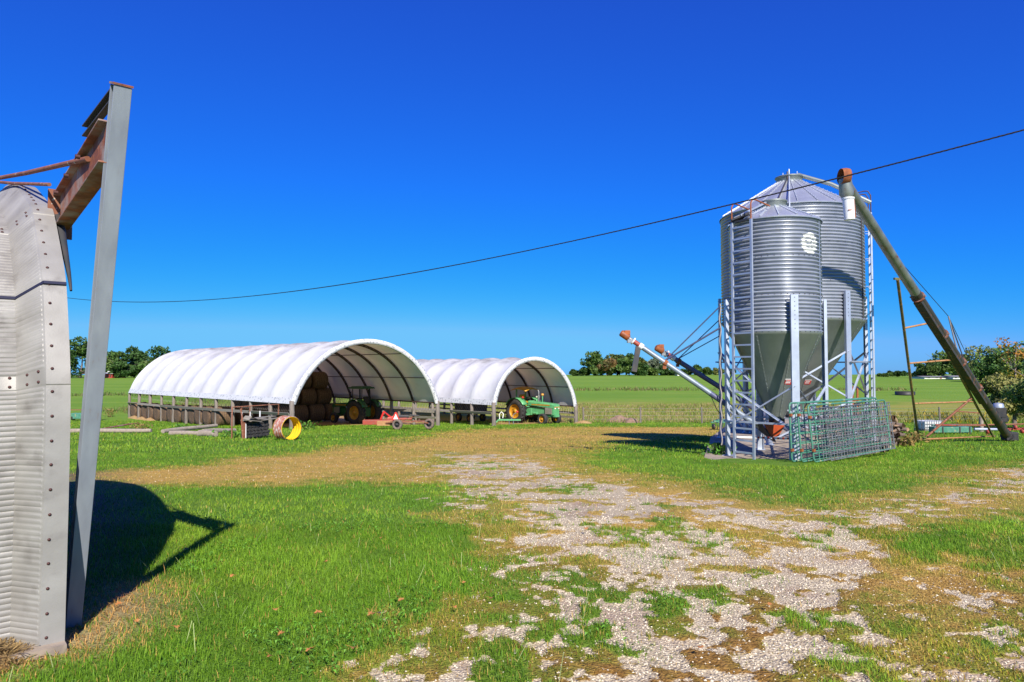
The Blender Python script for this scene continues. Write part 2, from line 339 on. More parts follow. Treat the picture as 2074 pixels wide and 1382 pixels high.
def zones(x, y):
    fe = .10 + .03 * np.maximum(y, 0)
    n1 = fbm(x * .9, y * .9, 1); n2 = fbm(x * 4.2, y * 4.2, 5); n3 = fbm(x * .35, y * .35, 9)
    wob = (n1 - .5) * 1.3 + (n2 - .5) * .5
    def soft(poly, k=1.0): return sstep(-1, 1, (sdist(poly, x, y) + wob * k) / (fe * 2))
    core = soft(Z_core); low = soft(Z_low); right = soft(Z_right)
    n5 = fbm(x * 7, y * 5, 61, 3); n6 = fbm(x * 1.7, y * 1.7, 71, 3)
    n4 = fbm(x * 10, y * 10, 13, 3)
    gc = core * .66 + (n6 - .5) * 1.3 + (n2 - .5) * .9 + (n5 - .5) * .5 + (n4 - .5) * .95
    gl = np.maximum(low * .56, right * .45) + (n6 - .5) * .35 + (n5 - .5) * 1.5 + (n4 - .5) * .9
    g = np.maximum(gc * (core > .05), gl * (np.maximum(low, right) > .05))
    grav = sstep(.40, .66, g)
    dry = soft(Z_dry) * .84
    rm = soft(Z_rmix, 1.5)
    dry = np.maximum(dry * (1 - .35 * rm), rm * (.35 + .5 * sstep(.4, .62, n3 * .6 + n2 * .4)))
    dry = np.clip(dry + ((n2 - .5) * .7 + (n3 - .5) * .9 + (n1 - .5) * .5) * (dry > .05), 0, 1) * sstep(.2, .34, n1 * .5 + n2 * .5 + .0)
    brown = np.maximum(low, right * .6) * (1 - core * .4)
    bare = soft(Z_bare, .4); straw = soft(Z_straw, .15)
    barn = np.maximum(sstep(-.5, .5, sdist(Z_barn, x, y)), sstep(-.5, .5, sdist(Z_barn2, x, y) + (n2 - .5)))
    tuft = np.maximum(core, low) * sstep(.52, .60, fbm(x * 1.5, y * 1.5, 83, 3)); dry = dry * (1 - .85 * tuft); brown = brown * (1 - .8 * tuft)
    return dict(grav=grav, dry=dry, brown=brown, bare=bare, straw=straw, barn=barn, n1=n1, n2=n2, n3=n3)
# ground sheet, finer near the camera
ys = np.r_[np.linspace(-60, 2.3, 14), np.geomspace(2.5, 62, 520), np.geomspace(62.6, 700, 120)[1:], np.linspace(760, 1400, 6)]
us = np.r_[-6, -4, -2.6, -1.9, -1.5, -1.2, np.linspace(-1, 1, 640), 1.2, 1.5, 1.9, 2.6, 4, 6]
YY, UU = np.meshgrid(ys, us, indexing='ij'); XX = UU * (np.maximum(YY, 0) * .86 + 3.2)
ZZ = gz(YY); zn = zones(XX, YY)
ZZ = ZZ + (fbm(XX * .8, YY * .8, 21, 3) - .5) * .05 * sstep(2, 6, YY) * sstep(120, 60, YY) - zn['grav'] * .015 + zn['straw'] * .03
far = sstep(90, 160, YY); ZZ = ZZ + far * (fbm(XX * .02, YY * .02, 31, 3) - .5) * 1.0
nr, nc = YY.shape; idx = np.arange(nr * nc).reshape(nr, nc)
F = np.stack([idx[:-1, :-1], idx[:-1, 1:], idx[1:, 1:], idx[1:, :-1]], -1).reshape(-1, 4)
def groundmat():
    m, n, l, p = newmat('ground'); p.inputs['Roughness'].default_value = .95; p.inputs['Specular IOR Level'].default_value = .15
    tc = n.new('ShaderNodeTexCoord')
    def attr(k):
        a = n.new('ShaderNodeAttribute'); a.attribute_name = k; return a.outputs['Fac']
    def noise(sc, det=6, src=None):
        t = n.new('ShaderNodeTexNoise'); t.inputs['Scale'].default_value = sc; t.inputs['Detail'].default_value = det; l.new(src or tc.outputs['Object'], t.inputs[0]); return t.outputs[0]
    def rng(v, a, b, c=0, d=1):
        r = n.new('ShaderNodeMapRange'); r.inputs[1].default_value = a; r.inputs[2].default_value = b; r.inputs[3].default_value = c; r.inputs[4].default_value = d; l.new(v, r.inputs[0]); return r.outputs[0]
    def mth(op, a, b):
        q = n.new('ShaderNodeMath'); q.operation = op
        for i, v in enumerate((a, b)):
            if isinstance(v, (int, float)): q.inputs[i].default_value = v
            else: l.new(v, q.inputs[i])
        return q.outputs[0]
    def mix(f, a, b):
        x = n.new('ShaderNodeMix'); x.data_type = 'RGBA'
        if isinstance(f, (int, float)): x.inputs['Factor'].default_value = f
        else: l.new(f, x.inputs['Factor'])
        for k, v in (('A', a), ('B', b)):
            s = [i for i in x.inputs if i.name == k and i.type == 'RGBA'][0]
            if isinstance(v, tuple): s.default_value = (*v, 1)
            else: l.new(v, s)
        return [q for q in x.outputs if q.type == 'RGBA'][0]
    fine = noise(28, 8); mid = noise(2.2, 8)
    lush = mix(rng(fine, .35, .65), (.055, .135, .010), (.13, .25, .018))
    lush = mix(rng(mid, .4, .7), lush, (.13, .22, .025))
    dryc = mix(rng(fine, .35, .65), (.32, .19, .042), (.60, .39, .105))
    brn = mix(rng(fine, .35, .65), (.17, .085, .018), (.34, .19, .05))
    near = mix(attr('dry'), lush, mix(attr('brown'), dryc, brn))
    # far field: mown stripes, weedy belt
    mpv = n.new('ShaderNodeMapping'); mpv.inputs['Scale'].default_value = (.012, .11, 1); l.new(tc.outputs['Object'], mpv.inputs[0])
    st = noise(1.0, 5, mpv.outputs[0])
    mp2 = n.new('ShaderNodeMapping'); mp2.inputs['Scale'].default_value = (.06, .3, 1); l.new(tc.outputs['Object'], mp2.inputs[0])
    st2 = noise(1.0, 6, mp2.outputs[0])
    field = mix(rng(st, .36, .62), (.125, .235, .022), (.165, .275, .03))
    field = mix(rng(st2, .5, .75), field, (.20, .285, .038))
    weed = mix(rng(st2, .35, .65), (.19, .25, .025), (.33, .28, .075))
    ff = mix(attr('weed'), field, weed)
    c = mix(attr('far'), near, ff)
    soil = mix(rng(fine, .3, .7), (.10, .066, .045), (.19, .13, .09))
    c = mix(attr('bare'), c, soil)
    c = mix(attr('straw'), c, mix(rng(fine, .3, .7), (.30, .18, .095), (.56, .38, .23)))
    c = mix(attr('barn'), c, mix(rng(mid, .3, .7), (.30, .17, .075), (.48, .31, .14)))
    # gravel: stones of two sizes in a pale matrix
    def vor(sc):
        v = n.new('ShaderNodeTexVoronoi'); v.inputs['Scale'].default_value = sc; l.new(tc.outputs['Object'], v.inputs[0]); return v
    v1, v2 = vor(52), vor(120)
    def cellgrey(v):
        s = n.new('ShaderNodeSeparateColor'); l.new(v.outputs['Color'], s.inputs[0]); return s
    s1, s2 = cellgrey(v1), cellgrey(v2)
    g1 = mix(s1.outputs[0], (.42, .34, .22), (.84, .71, .50)); g2 = mix(s2.outputs[0], (.40, .325, .215), (.78, .66, .46))
    gr = mix(.45, g1, g2); edge = rng(v1.outputs['Distance'], .25, .62, 0, .55)
    gr = mix(edge, gr, (.25, .185, .105)); gr = mix(rng(noise(1.1, 6), .5, .72), gr, (.36, .255, .18))
    gm = rng(mth('ADD', attr('grav'), mth('MULTIPLY', mth('SUBTRACT', noise(22, 6), .5), 1.5)), .36, .64)
    c = mix(gm, c, gr); l.new(c, p.inputs['Base Color'])
    h = mth('ADD', mth('MULTIPLY', fine, .5), mth('MULTIPLY', mth('SUBTRACT', 1.0, v1.outputs['Distance']), .6))
    b = n.new('ShaderNodeBump'); b.inputs['Strength'].default_value = .8; b.inputs['Distance'].default_value = .025
    l.new(h, b.inputs['Height']); l.new(b.outputs[0], p.inputs['Normal'])
    return m
gm_ = groundmat()
gob = npmesh('ground', np.c_[XX.ravel(), YY.ravel(), ZZ.ravel()], F, gm_, smooth=True); tag(gob, kind='structure')
weedm = sstep(56, 62, YY + (zn['n3'] - .5) * 8) * sstep(100, 84, YY + (zn['n3'] - .5) * 16) * sstep(-.35, -.1, UU + .25)
for k, arr in dict(grav=zn['grav'], dry=zn['dry'], brown=zn['brown'], bare=zn['bare'], straw=zn['straw'], barn=zn['barn'], far=sstep(52, 66, YY), weed=weedm).items():
    a = gob.data.attributes.new(k, 'FLOAT', 'POINT'); a.data.foreach_set('value', arr.astype(np.float32).ravel())
def gh(x, y):
    """height of the ground sheet as built"""
    z = zones(x, y)
    return gz(y) + (fbm(x * .8, y * .8, 21, 3) - .5) * .05 * sstep(2, 6, y) * sstep(120, 60, y) - z['grav'] * .015 + z['straw'] * .03, z

# ------------------------------------------------------------------ grass (nobody could count it)
C_D = np.array([-.652, .758]); C_A = np.array([.758, .652]); Q0 = np.array([-2.81, 4.41])   # quonset end-wall direction, axis, near corner
Z_pad = gpoly([(1426, 928), (1482, 938), (1604, 946), (1700, 931), (1800, 914), (1812, 892), (1700, 874), (1490, 886), (1440, 905)])
def inside_quonset(x, y):
    s = (x - Q0[0]) * C_D[0] + (y - Q0[1]) * C_D[1]; u = (x - Q0[0]) * C_A[0] + (y - Q0[1]) * C_A[1]
    return (s > -.02) & (s < 7.4) & (u < .02)
def scatter(y0, y1, count):
    y = np.exp(RNG.uniform(np.log(y0), np.log(y1), count * 2)) if y1 < 12 else np.sqrt(RNG.uniform(y0 ** 2, y1 ** 2, count * 2))
    w = y1 if y1 < 12 else None
    x = RNG.uniform(-1, 1, len(y)) * (y * .78 + .4)
    return x, y
def make_grass(name, y0, y1, count, hmin, hmax, wid, seg2):
    x = []; y = []
    yy = np.sqrt(RNG.uniform(y0 ** 2, y1 ** 2, count)); keep = RNG.random(count) < (y0 / yy) ** .6; yy = yy[keep]
    xx = RNG.uniform(-1, 1, len(yy)) * (yy * .77 + .5)
    z, zz = gh(xx, yy)
    lushness = (1 - zz['dry'])
    dens = (1 - sstep(.30, .95, zz['grav'] + (zz['n2'] - .5) * .3)) * (1 - .8 * zz['bare']) * (1 - zz['barn']) * (1 - .35 * zz['dry'])
    dens = np.maximum(dens, .09 * (1 - zz['barn'])) * (1 - .9 * zz['straw'])
    ok = (RNG.random(len(xx)) < dens) & ~inside_quonset(xx, yy) & (sdist(Z_pad, xx, yy) < 0)
    xx, yy, z = xx[ok], yy[ok], z[ok]; zz = {k: v[ok] for k, v in zz.items()}; n = len(xx)
    clump = fbm(xx * 2.3, yy * 2.3, 41, 3)
    h = RNG.uniform(hmin * .7, hmax * 1.15, n) * (1 - .45 * zz['dry']) * (1 - .45 * zz['brown']) * (.65 + .8 * clump)
    tall = RNG.random(n) < .012; h = np.where(tall & (zz['dry'] < .4), h * 1.9, h)
    az = RNG.uniform(0, 2 * np.pi, n); lean = RNG.uniform(.25, 1.7, n) + .5 * zz['dry'] + zz['straw']
    dx, dy = np.cos(az), np.sin(az); px_, py_ = -dy, dx
    w = wid * RNG.uniform(.6, 1.3, n) * (1 + .018 * np.maximum(yy - y0, 0))
    hh = h / np.sqrt(1 + .6 * lean ** 2); off = h * lean * .6
    base = np.stack([xx, yy, z - .006], 1); side = np.stack([px_ * w / 2, py_ * w / 2, np.zeros(n)], 1)
    if seg2:
        midp = base + np.stack([dx * off * .3, dy * off * .3, hh * .62], 1); tip = base + np.stack([dx * off, dy * off, hh], 1)
        V = np.stack([base - side, base + side, midp + side * .75, midp - side * .75, tip], 1).reshape(-1, 3); k = 5
        o = np.arange(n)[:, None] * 5; F = np.concatenate([o + [0, 1, 2], o + [0, 2, 3], o + [3, 2, 4]])
    else:
        tip = base + np.stack([dx * off, dy * off, hh], 1)
        V = np.stack([base - side, base + side, tip], 1).reshape(-1, 3); k = 3; F = np.arange(n)[:, None] * 3 + [0, 1, 2]
    t = RNG.random((n, 1)); big = fbm(xx * .5, yy * .5, 51, 4)[:, None]
    lush = (1 - t) * np.array([.095, .215, .011]) + t * np.array([.215, .385, .024])
    lush = lush * (.62 + .75 * big) * (.65 + .7 * clump[:, None]) + sstep(.46, .66, big) * np.array([.055, .022, .006])
    strawc = (1 - t) * np.array([.35, .205, .04]) + t * np.array([.70, .48, .13])
    brown = (1 - t) * np.array([.19, .10, .02]) + t * np.array([.36, .215, .05])
    dead = RNG.random((n, 1)) < (zz['dry'][:, None] * 1.08 + .035)
    bsel = RNG.random((n, 1)) < zz['brown'][:, None] * .75
    c = np.where(dead, np.where(bsel, brown, strawc), lush)
    olive = (zz['dry'] > .2)[:, None] & ~dead; c = np.where(olive, c * np.array([1.6, 1.0, 1.0]), c)
    sw = RNG.random((n, 1)) < zz['straw'][:, None] * 1.4; c = np.where(sw, strawc * np.array([1.1, .95, 1.1]), c)
    o_ = npmesh(name, V, F, 'blade', tint=np.repeat(c, k, 0)); tag(o_, kind='stuff'); return o_
make_grass('grass', 2.6, 8.5, 420000, .028, .066, .0046, True)
make_grass('grass', 8.5, 22, 360000, .032, .066, .010, False)
make_grass('grass', 22, 62, 300000, .05, .11, .026, False)
# broad low leaves (clover, plantain) and pale seed stalks in the lawn
def cover(name, n, y0, y1, pale):
    y = np.sqrt(RNG.uniform(y0 ** 2, y1 ** 2, n)); y = y0 + (y - y0) * RNG.random(n) ** .5; x = RNG.uniform(-.78, .78, n) * y; z, zz = gh(x, y)
    pk = fbm(x * 1.1, y * 1.1, 91, 3); ok = (zz['dry'] < .5) & (zz['grav'] < .1) & (zz['brown'] < .3) & (zz['straw'] < .3) & (zz['bare'] < .4) & ~inside_quonset(x, y) & (sdist(Z_pad, x, y) < 0) & ((pk > .56) | pale)
    x, y, z = x[ok], y[ok], z[ok]; n = len(x); a = RNG.uniform(0, 6.28, n); d = np.stack([np.cos(a), np.sin(a), 0 * a], 1); s_ = np.stack([-np.sin(a), np.cos(a), 0 * a], 1)
    if pale: L = RNG.uniform(.10, .20, n)[:, None]; w = .0022; b = np.stack([x, y, z], 1); t = b + d * L * RNG.uniform(.2, .9, (n, 1)) + np.array([0, 0, 1]) * L * .8; V = np.stack([b - s_ * w, b + s_ * w, t + s_ * w, t - s_ * w], 1); c = np.array([.36, .42, .16]) * RNG.uniform(.7, 1.3, (n, 1))
    else: L = RNG.uniform(.009, .024, n)[:, None]; b = np.stack([x, y, z + RNG.uniform(.025, .06, n)], 1); t = b + d * L * 1.4 + np.array([0, 0, .015]); m_ = (b + t) / 2 + np.array([0, 0, .01]); V = np.stack([b, m_ + s_ * L * .45, t, m_ - s_ * L * .45], 1); c = np.array([.13, .30, .03]) * RNG.uniform(.6, 1.4, (n, 1))
    return tag(npmesh(name, V.reshape(-1, 3), np.arange(n)[:, None] * 4 + [0, 1, 2, 3], 'blade', tint=np.repeat(c, 4, 0)), kind='stuff')
cover('clover', 26000, 3.6, 13, False); cover('seed_stalks', 500, 3.6, 14, True)
# tall weeds in the belt behind the fence
def weeds(name, n, box, hr, cols, w=.035):
    x = RNG.uniform(box[0], box[1], n); y = RNG.uniform(box[2], box[3], n); cl = fbm(x * .35, y * .5, 77, 3)
    ok = RNG.random(n) < sstep(.32, .6, cl); x, y, cl = x[ok], y[ok], cl[ok]; n = len(x)
    z = gz(y); h = RNG.uniform(hr[0], hr[1], n) * (.5 + cl); az = RNG.uniform(0, 6.28, n); ww = w * RNG.uniform(.6, 1.5, n)
    b = np.stack([x, y, z - .02], 1); s = np.stack([np.cos(az) * ww, np.sin(az) * ww, 0 * x], 1)
    tip = b + np.stack([RNG.normal(0, .4, n) * h, RNG.normal(0, .4, n) * h, h], 1)
    V = np.stack([b - s, b + s, tip + s * .5, tip - s * .5], 1).reshape(-1, 3); F = np.arange(n)[:, None] * 4 + [0, 1, 2, 3]
    c = np.array(cols)[RNG.integers(0, len(cols), n)] * RNG.uniform(.75, 1.2, (n, 1))
    return tag(npmesh(name, V, F, 'blade', tint=np.repeat(c, 4, 0)), kind='stuff')
weeds('tall_weeds', 60000, (-2, 40, 58, 86), (.08, .36), [(.40, .31, .13), (.28, .30, .06), (.20, .28, .035), (.15, .26, .03), (.44, .32, .17)], .02)
weeds('tall_weeds', 3500, (22, 52, 56, 70), (.2, .6), [(.42, .30, .02), (.16, .20, .04), (.20, .22, .05)])
weeds('tall_weeds', 5000, (-45, -22, 72, 110), (.2, .5), [(.13, .17, .04), (.2, .17, .06)])
weeds('tall_weeds', 1500, (10, 75, 127, 133), (.2, .6), [(.16, .17, .05), (.24, .20, .08), (.12, .17, .03)], .07)
weeds('tall_weeds', 1000, (-75, -40, 107, 112), (.2, .6), [(.16, .17, .05), (.12, .17, .03)], .07)
# loose stones on the drive
def stones(n, y0, y1, r0, r1):
    y = np.sqrt(RNG.uniform(y0 ** 2, y1 ** 2, n)); x = RNG.uniform(-.55, .77, n) * y; z, zz = gh(x, y)
    ok = RNG.random(n) < np.maximum(zz['grav'], .16 * np.maximum(zz['brown'], zz['dry'] * (zz['n2'] > .5))); x, y, z = x[ok], y[ok], z[ok]; n = len(x); r = RNG.uniform(r0, r1, n) * RNG.uniform(.5, 1, n)
    O = np.array([[1, 0, 0], [-1, 0, 0], [0, 1, 0], [0, -1, 0], [0, 0, 1], [0, 0, -1]], float)
    V = O[None] * RNG.uniform(.55, 1.2, (n, 6, 1)) * r[:, None, None] * np.array([1, 1, .7]); a = RNG.uniform(0, 6.28, n); ca, sa = np.cos(a)[:, None], np.sin(a)[:, None]
    V = np.stack([V[..., 0] * ca - V[..., 1] * sa, V[..., 0] * sa + V[..., 1] * ca, V[..., 2]], -1) + np.stack([x, y, z + r * .25], 1)[:, None]
    T = np.array([[0, 2, 4], [2, 1, 4], [1, 3, 4], [3, 0, 4], [2, 0, 5], [1, 2, 5], [3, 1, 5], [0, 3, 5]])
    F = (np.arange(n)[:, None, None] * 6 + T[None]).reshape(-1, 3); g = RNG.uniform(.36, .80, (n, 1)); c = g * np.array([1.06, .93, .70])
    return tag(npmesh('gravel', V.reshape(-1, 3), F, 'stone', tint=np.repeat(c, 6, 0)), kind='stuff')
stones(60000, 3.4, 9, .005, .013); stones(30000, 9, 20, .009, .019)

# ------------------------------------------------------------------ trees
def crown(name, c, rad, n, leaf, cols, parent, lobes=14, hole=.42, seed=0, flat=1.0):
    rg = np.random.default_rng(seed)
    L = rg.normal(0, 1, (lobes, 3)); L /= np.linalg.norm(L, axis=1, keepdims=True); L *= rg.uniform(.35, .95, (lobes, 1)) * np.array(rad)
    L[:, 2] = np.maximum(L[:, 2], -rad[2] * .75); R_ = rg.uniform(.30, .55, lobes) * min(rad)
    k = rg.integers(0, lobes, n); d = rg.normal(0, 1, (n, 3)); d /= np.linalg.norm(d, axis=1, keepdims=True)
    P = L[k] + d * (R_[k] * rg.uniform(hole, 1.08, n) ** .6)[:, None] * np.array([1.15, 1.15, .8 * flat])
    nr = rg.normal(0, 1, (n, 3)) + d * .8; nr /= np.linalg.norm(nr, axis=1, keepdims=True)
    a = np.cross(nr, rg.normal(0, 1, (n, 3))); a /= np.linalg.norm(a, axis=1, keepdims=True); b = np.cross(nr, a)
    s = leaf * rg.uniform(.5, 1.25, n)[:, None]; P = P + np.array(c)
    V = np.stack([P - a * s, P + b * s * .6, P + a * s, P - b * s * .6], 1).reshape(-1, 3); F = np.arange(n)[:, None] * 4 + [0, 1, 2, 3]
    lc = np.array(cols)[rg.integers(0, len(cols), lobes)] * rg.uniform(.75, 1.25, (lobes, 1))
    t = lc[k] * rg.uniform(.7, 1.3, (n, 1))
    return npmesh(name, V, F, 'foliage', parent, tint=np.repeat(t, 4, 0))
def tree(name, base, H, wid, label, cols, seed, trunk_frac=.3, n=1700, leaf=.5, barkm='bark', lobes=16, cat='tree', group=None, tr=None, flat=1.0):
    t = thing(name, label, cat, base, group=group); mb = MB(); rg = random.Random(seed); r = tr or H * .022
    top = H * .8; pts = [Vector((0, 0, -.3))]; x = y = 0
    for i in range(1, 6):
        x += rg.uniform(-.02, .02) * H; y += rg.uniform(-.02, .02) * H; pts.append(Vector((x, y, top * i / 5)))
    mb.tube(pts, [r * (1.25 - .22 * i) for i in range(6)], 7)
    for i in range(9):
        k = rg.uniform(trunk_frac * .9, .9); p = pts[0].lerp(pts[-1], k); a = rg.uniform(0, 6.28); Lb = wid * rg.uniform(.25, .45)
        q = p + Vector((math.cos(a) * Lb, math.sin(a) * Lb, Lb * rg.uniform(.3, .9))); mb.tube([p, p.lerp(q, .5) + Vector((0, 0, -.06 * Lb)), q], [r * .42, r * .3, r * .12], 5)
    mb.build('trunk', barkm, t)
    ch = H * (1 - trunk_frac) / 2
    crown('crown', (0, 0, H - ch * 1.0), (wid / 2, wid / 2, ch), n, leaf, cols, t, lobes, seed=seed, flat=flat)
    return t
DG = [(.028, .065, .014), (.042, .088, .02), (.06, .105, .022)]; MG = [(.055, .105, .022), (.085, .135, .028), (.04, .08, .018)]
OL = [(.085, .115, .028), (.12, .13, .035), (.05, .085, .02)]; AU = [(.13, .085, .03), (.10, .10, .03), (.06, .085, .02)]; GY = [(.11, .14, .08), (.14, .16, .10)]
# px centre, py top, px width, depth, colours, words
FT = [(100, 695, 70, 236, DG, 'dark leafy tree partly behind the pale curved metal building'), (164, 686, 62, 232, DG, 'tall dark tree between the curved building and the grey column'),
      (205, 715, 44, 250, AU, 'brownish tree just right of the leaning grey column'), (232, 712, 46, 236, MG, 'round mid green tree right of the grey column on the far left'),
      (271, 704, 60, 240, DG, 'tallest dark green tree in the left tree line'), (300, 727, 46, 230, MG, 'low green tree in front of the left tree line'), (330, 707, 60, 244, DG, 'dark tree rising behind the far end of the bigger barn'), (380, 716, 50, 250, DG, 'dark tree mostly hidden behind the bigger white barn roof'), (248, 735, 70, 228, DG, 'low dark bushy tree at the field edge on the left'),
      (1205, 715, 44, 285, MG, 'leftmost big rounded tree of the middle clump'), (1228, 724, 38, 283, AU, 'reddish brown tree inside the middle clump'), (1250, 712, 40, 290, OL, 'tallest airy tree of the middle clump with sky gaps'),
      (1274, 717, 44, 280, MG, 'mid green tree below the small auger spout'), (1293, 722, 34, 284, OL, 'olive tree on the right side of the middle clump'), (1300, 735, 26, 280, DG, 'dark cone shaped cedar at the right end of the middle clump'),
      (1326, 728, 32, 300, GY, 'thin grey green tree right of the middle clump'), (1352, 741, 44, 288, DG, 'low dark tree under the blue auger tube'), (1320, 746, 30, 285, MG, 'short bushy tree under the thin grey tree'), (1163, 750, 16, 290, DG, 'tiny lone dark tree beside the smaller barn'), (1186, 745, 34, 288, DG, 'short dark tree at the left edge of the middle clump'),
      (1394, 745, 30, 295, DG, 'small dark tree on the crest below the second auger'), (1412, 742, 22, 292, DG, 'small upright tree on the crest left of the bins'), (1432, 745, 20, 295, MG, 'small round tree on the crest just left of the bin legs'), (1455, 747, 26, 295, OL, 'low tree on the crest right behind the bin leg'),
      (1480, 748, 24, 300, MG, 'low crest tree seen between the bin legs'), (1788, 758, 26, 270, MG, 'small tree on the crest right of the big bin'), (1815, 752, 44, 262, DG, 'low rounded dark tree on the crest left of the auger frame'),
      (1878, 735, 44, 232, DG, 'dark lower tree in front of the pale farmhouse'), (1907, 710, 74, 240, MG, 'broad spreading tree behind the pale farmhouse'), (1945, 722, 50, 250, OL, 'olive tree behind the auger tube near the farmhouse'),
      (1990, 712, 76, 205, OL, 'large olive green tree right of the auger tube'), (2040, 700, 96, 200, MG, 'largest tree in the wood on the right'), (2095, 708, 100, 195, OL, 'tree of the right wood cut by the picture edge'), (2000, 742, 60, 190, DG, 'dark lower tree in front of the right wood'), (2060, 738, 70, 185, DG, 'dark bushy tree low in the right wood'), (1860, 757, 40, 250, DG, 'low dark tree seen inside the auger frame')]
for i, (cx, ty, wpx, Y, cols, lab) in enumerate(FT):
    if cx > 1980: ty -= 9; wpx *= 1.2; cols = [tuple(1.3 * q for q in c_) for c_ in cols]
    p = at(cx, 745, Y); b = ground(p.x, Y); H = at(cx, ty, Y).z - b.z; wid = wpx * Y / FPX
    cone = 'cedar' in lab
    tree('cedar_tree' if cone else 'pine_tree' if False else 'leafy_tree', b, H, wid, lab, [tuple(1.35 * q for q in c_) for c_ in cols], 100 + i, .03, 2600, .55 * (Y / 240), lobes=22, group='trees along the far field edge')

# ================================================================== curved metal building (quonset) at the left
D_ = Vector((-.652, .758, 0)); A_ = Vector((.758, .652, 0)); C0 = Vector((-2.81, 4.41, 0))
_ps = np.array([0, -.02, -.015, .02, .30, .97, 2.1, 2.95, 3.6]); _pz = np.array([-.12, .9, 1.45, 1.72, 2.36, 2.93, 3.32, 3.49, 3.54])
def _arch():
    """dense (s, z) half profile, then mirrored"""
    t = np.r_[0, np.cumsum(np.hypot(np.diff(_ps), np.diff(_pz)))]; tt = np.arange(0, t[-1], .007)
    s = np.interp(tt, t, _ps); z = np.interp(tt, t, _pz); k = np.hanning(101); k /= k.sum()
    sm = lambda a: np.convolve(np.pad(a, 50, 'reflect', reflect_type='odd'), k, 'valid')
    return sm(s), sm(z), tt
qs, qz, qt = _arch()
qn_s = -np.gradient(qz); qn_z = np.gradient(qs); _l = np.hypot(qn_s, qn_z); qn_s /= _l; qn_z /= _l   # outward normal
T_SEAM = [float(qt[np.argmin(abs(qz - 1.70))]), float(qt[np.argmin(abs(qz - 2.90))])]
hut = thing('curved_metal_building', 'ribbed pale metal arch building with bolted end flange at the left edge', 'building', C0)
def hut_pt(s, z, u): return D_ * s - A_ * u + Vector((0, 0, z))
cols = [(0, 0, 0), (.125, 0, 0), (.132, .004, 0)]       # (u, inward depth, rib weight) over the first bay
bay = .61
prof = [(.0, 0, 0), (.128, 0, 0), (.136, .010, .0), (.142, .02, 1), (.25, .176, 1), (.262, .19, .55), (.268, .193, 1), (.47, .193, 1), (.476, .19, .55), (.488, .176, 1), (.598, .02, 1), (.604, .01, 0)]
V = []; ncol = 0
flat = np.zeros(len(qt))
for ts in T_SEAM: flat = np.maximum(flat, 1 - sstep(.055, .075, abs(qt - ts + .01)))
flat = np.maximum(flat, 1 - sstep(.16, .2, qt))
rib = np.abs(np.sin(np.pi * qt / .036)) ** .7
step = sum(.005 * (qt > ts - .06) for ts in T_SEAM)
full_s = np.r_[qs, 7.2 - qs[::-1]]; full_z = np.r_[qz, qz[::-1]]; fn_s = np.r_[qn_s, -qn_s[::-1]]; fn_z = np.r_[qn_z, qn_z[::-1]]
frib = np.r_[rib * (1 - flat), (rib * (1 - flat))[::-1]]; fst = np.r_[step, step[::-1]]
for b in range(11):
    for (u, dpt, rw) in prof:
        uu = u + b * bay; ncol += 1
        off = fst - dpt + rw * frib * .009
        s = full_s + fn_s * off; z = full_z + fn_z * off
        V.append(np.stack([D_.x * s - A_.x * uu, D_.y * s - A_.y * uu, z], 1))
V = np.array(V); nt = V.shape[1]; idx = np.arange(ncol * nt).reshape(ncol, nt)
F = np.stack([idx[:-1, :-1], idx[:-1, 1:], idx[1:, 1:], idx[1:, :-1]], -1).reshape(-1, 4)
shell = npmesh('arch_shell', V.reshape(-1, 3), F, 'quonset', hut, smooth=True)
md = shell.modifiers.new('thick', 'SOLIDIFY'); md.thickness = .012; md.offset = 0
md2 = shell.modifiers.new('split', 'EDGE_SPLIT'); md2.split_angle = R(28)
# bolts along the end flange and the two lapped seams
bm = MB(); bm.lathe([(0, .008), (.005, .008), (.007, .005), (.0095, .003), (.0095, 0)], 10, 'z'); bolt0 = bm.build('bolt', 'bolt', hut); first = True
def add_bolt(t, u, dpt):
    global first
    i = int(np.argmin(abs(qt - t))); nvec = (D_ * float(qn_s[i]) + Vector((0, 0, float(qn_z[i])))).normalized()
    p = hut_pt(float(qs[i] + qn_s[i] * (step[i] - dpt + .006)), float(qz[i] + qn_z[i] * (step[i] - dpt + .006)), u)
    o = bolt0 if first else bolt0.copy()
    if not first: COL.objects.link(o); o.parent = hut
    first = False; o.location = p; o.rotation_mode = 'QUATERNION'; o.rotation_quaternion = nvec.to_track_quat('Z', 'Y')
for t in np.arange(.20, 4.9, .152): add_bolt(t, .098, 0)
for ts in T_SEAM:
    for dt in (-.035, .035):
        for u, dp in ((.30, .193), (.36, .193), (.42, .193)): add_bolt(ts + dt, u, dp)
# bolts on the sloping face of the seams sit on the slope itself
for ts in T_SEAM:
    for dt in (-.035, .035):
        for u, dp in ((.165, .05), (.215, .125)): add_bolt(ts + dt, u, dp - .004)
# dark strap across the panel
st = []
i0 = int(np.argmin(abs(qz - 2.30)))
for u, dpt in ((0.0, 0), (.128, 0), (.142, .02), (.262, .19), (.47, .19), (.6, .02), (.73, 0), (.75, .02), (.87, .19)):
    st.append(hut_pt(float(qs[i0] + qn_s[i0] * (.022 - dpt)), float(qz[i0] + qn_z[i0] * (.022 - dpt)), u))
mb = MB()
for a, b in zip(st, st[1:]): mb.bar(a, b, .022, .006, (D_ * float(qn_s[i0]) + Vector((0, 0, float(qn_z[i0])))))
mb.build('strap', 'strap', hut)
# concrete sill and back end wall
mb = MB(); mb.box(hut_pt(.06, -.06, 3.3), (6.6, .3, .2), Matrix((A_, -D_, Vector((0, 0, 1)))).transposed()); mb.build('footing', 'concrete', hut)
mb = MB(); pts = [hut_pt(float(s), float(z), 6.6) for s, z in zip(full_s[::20], full_z[::20])]
mb.add(pts, [tuple(range(len(pts)))]); mb.build('end_wall', 'quonset', hut)
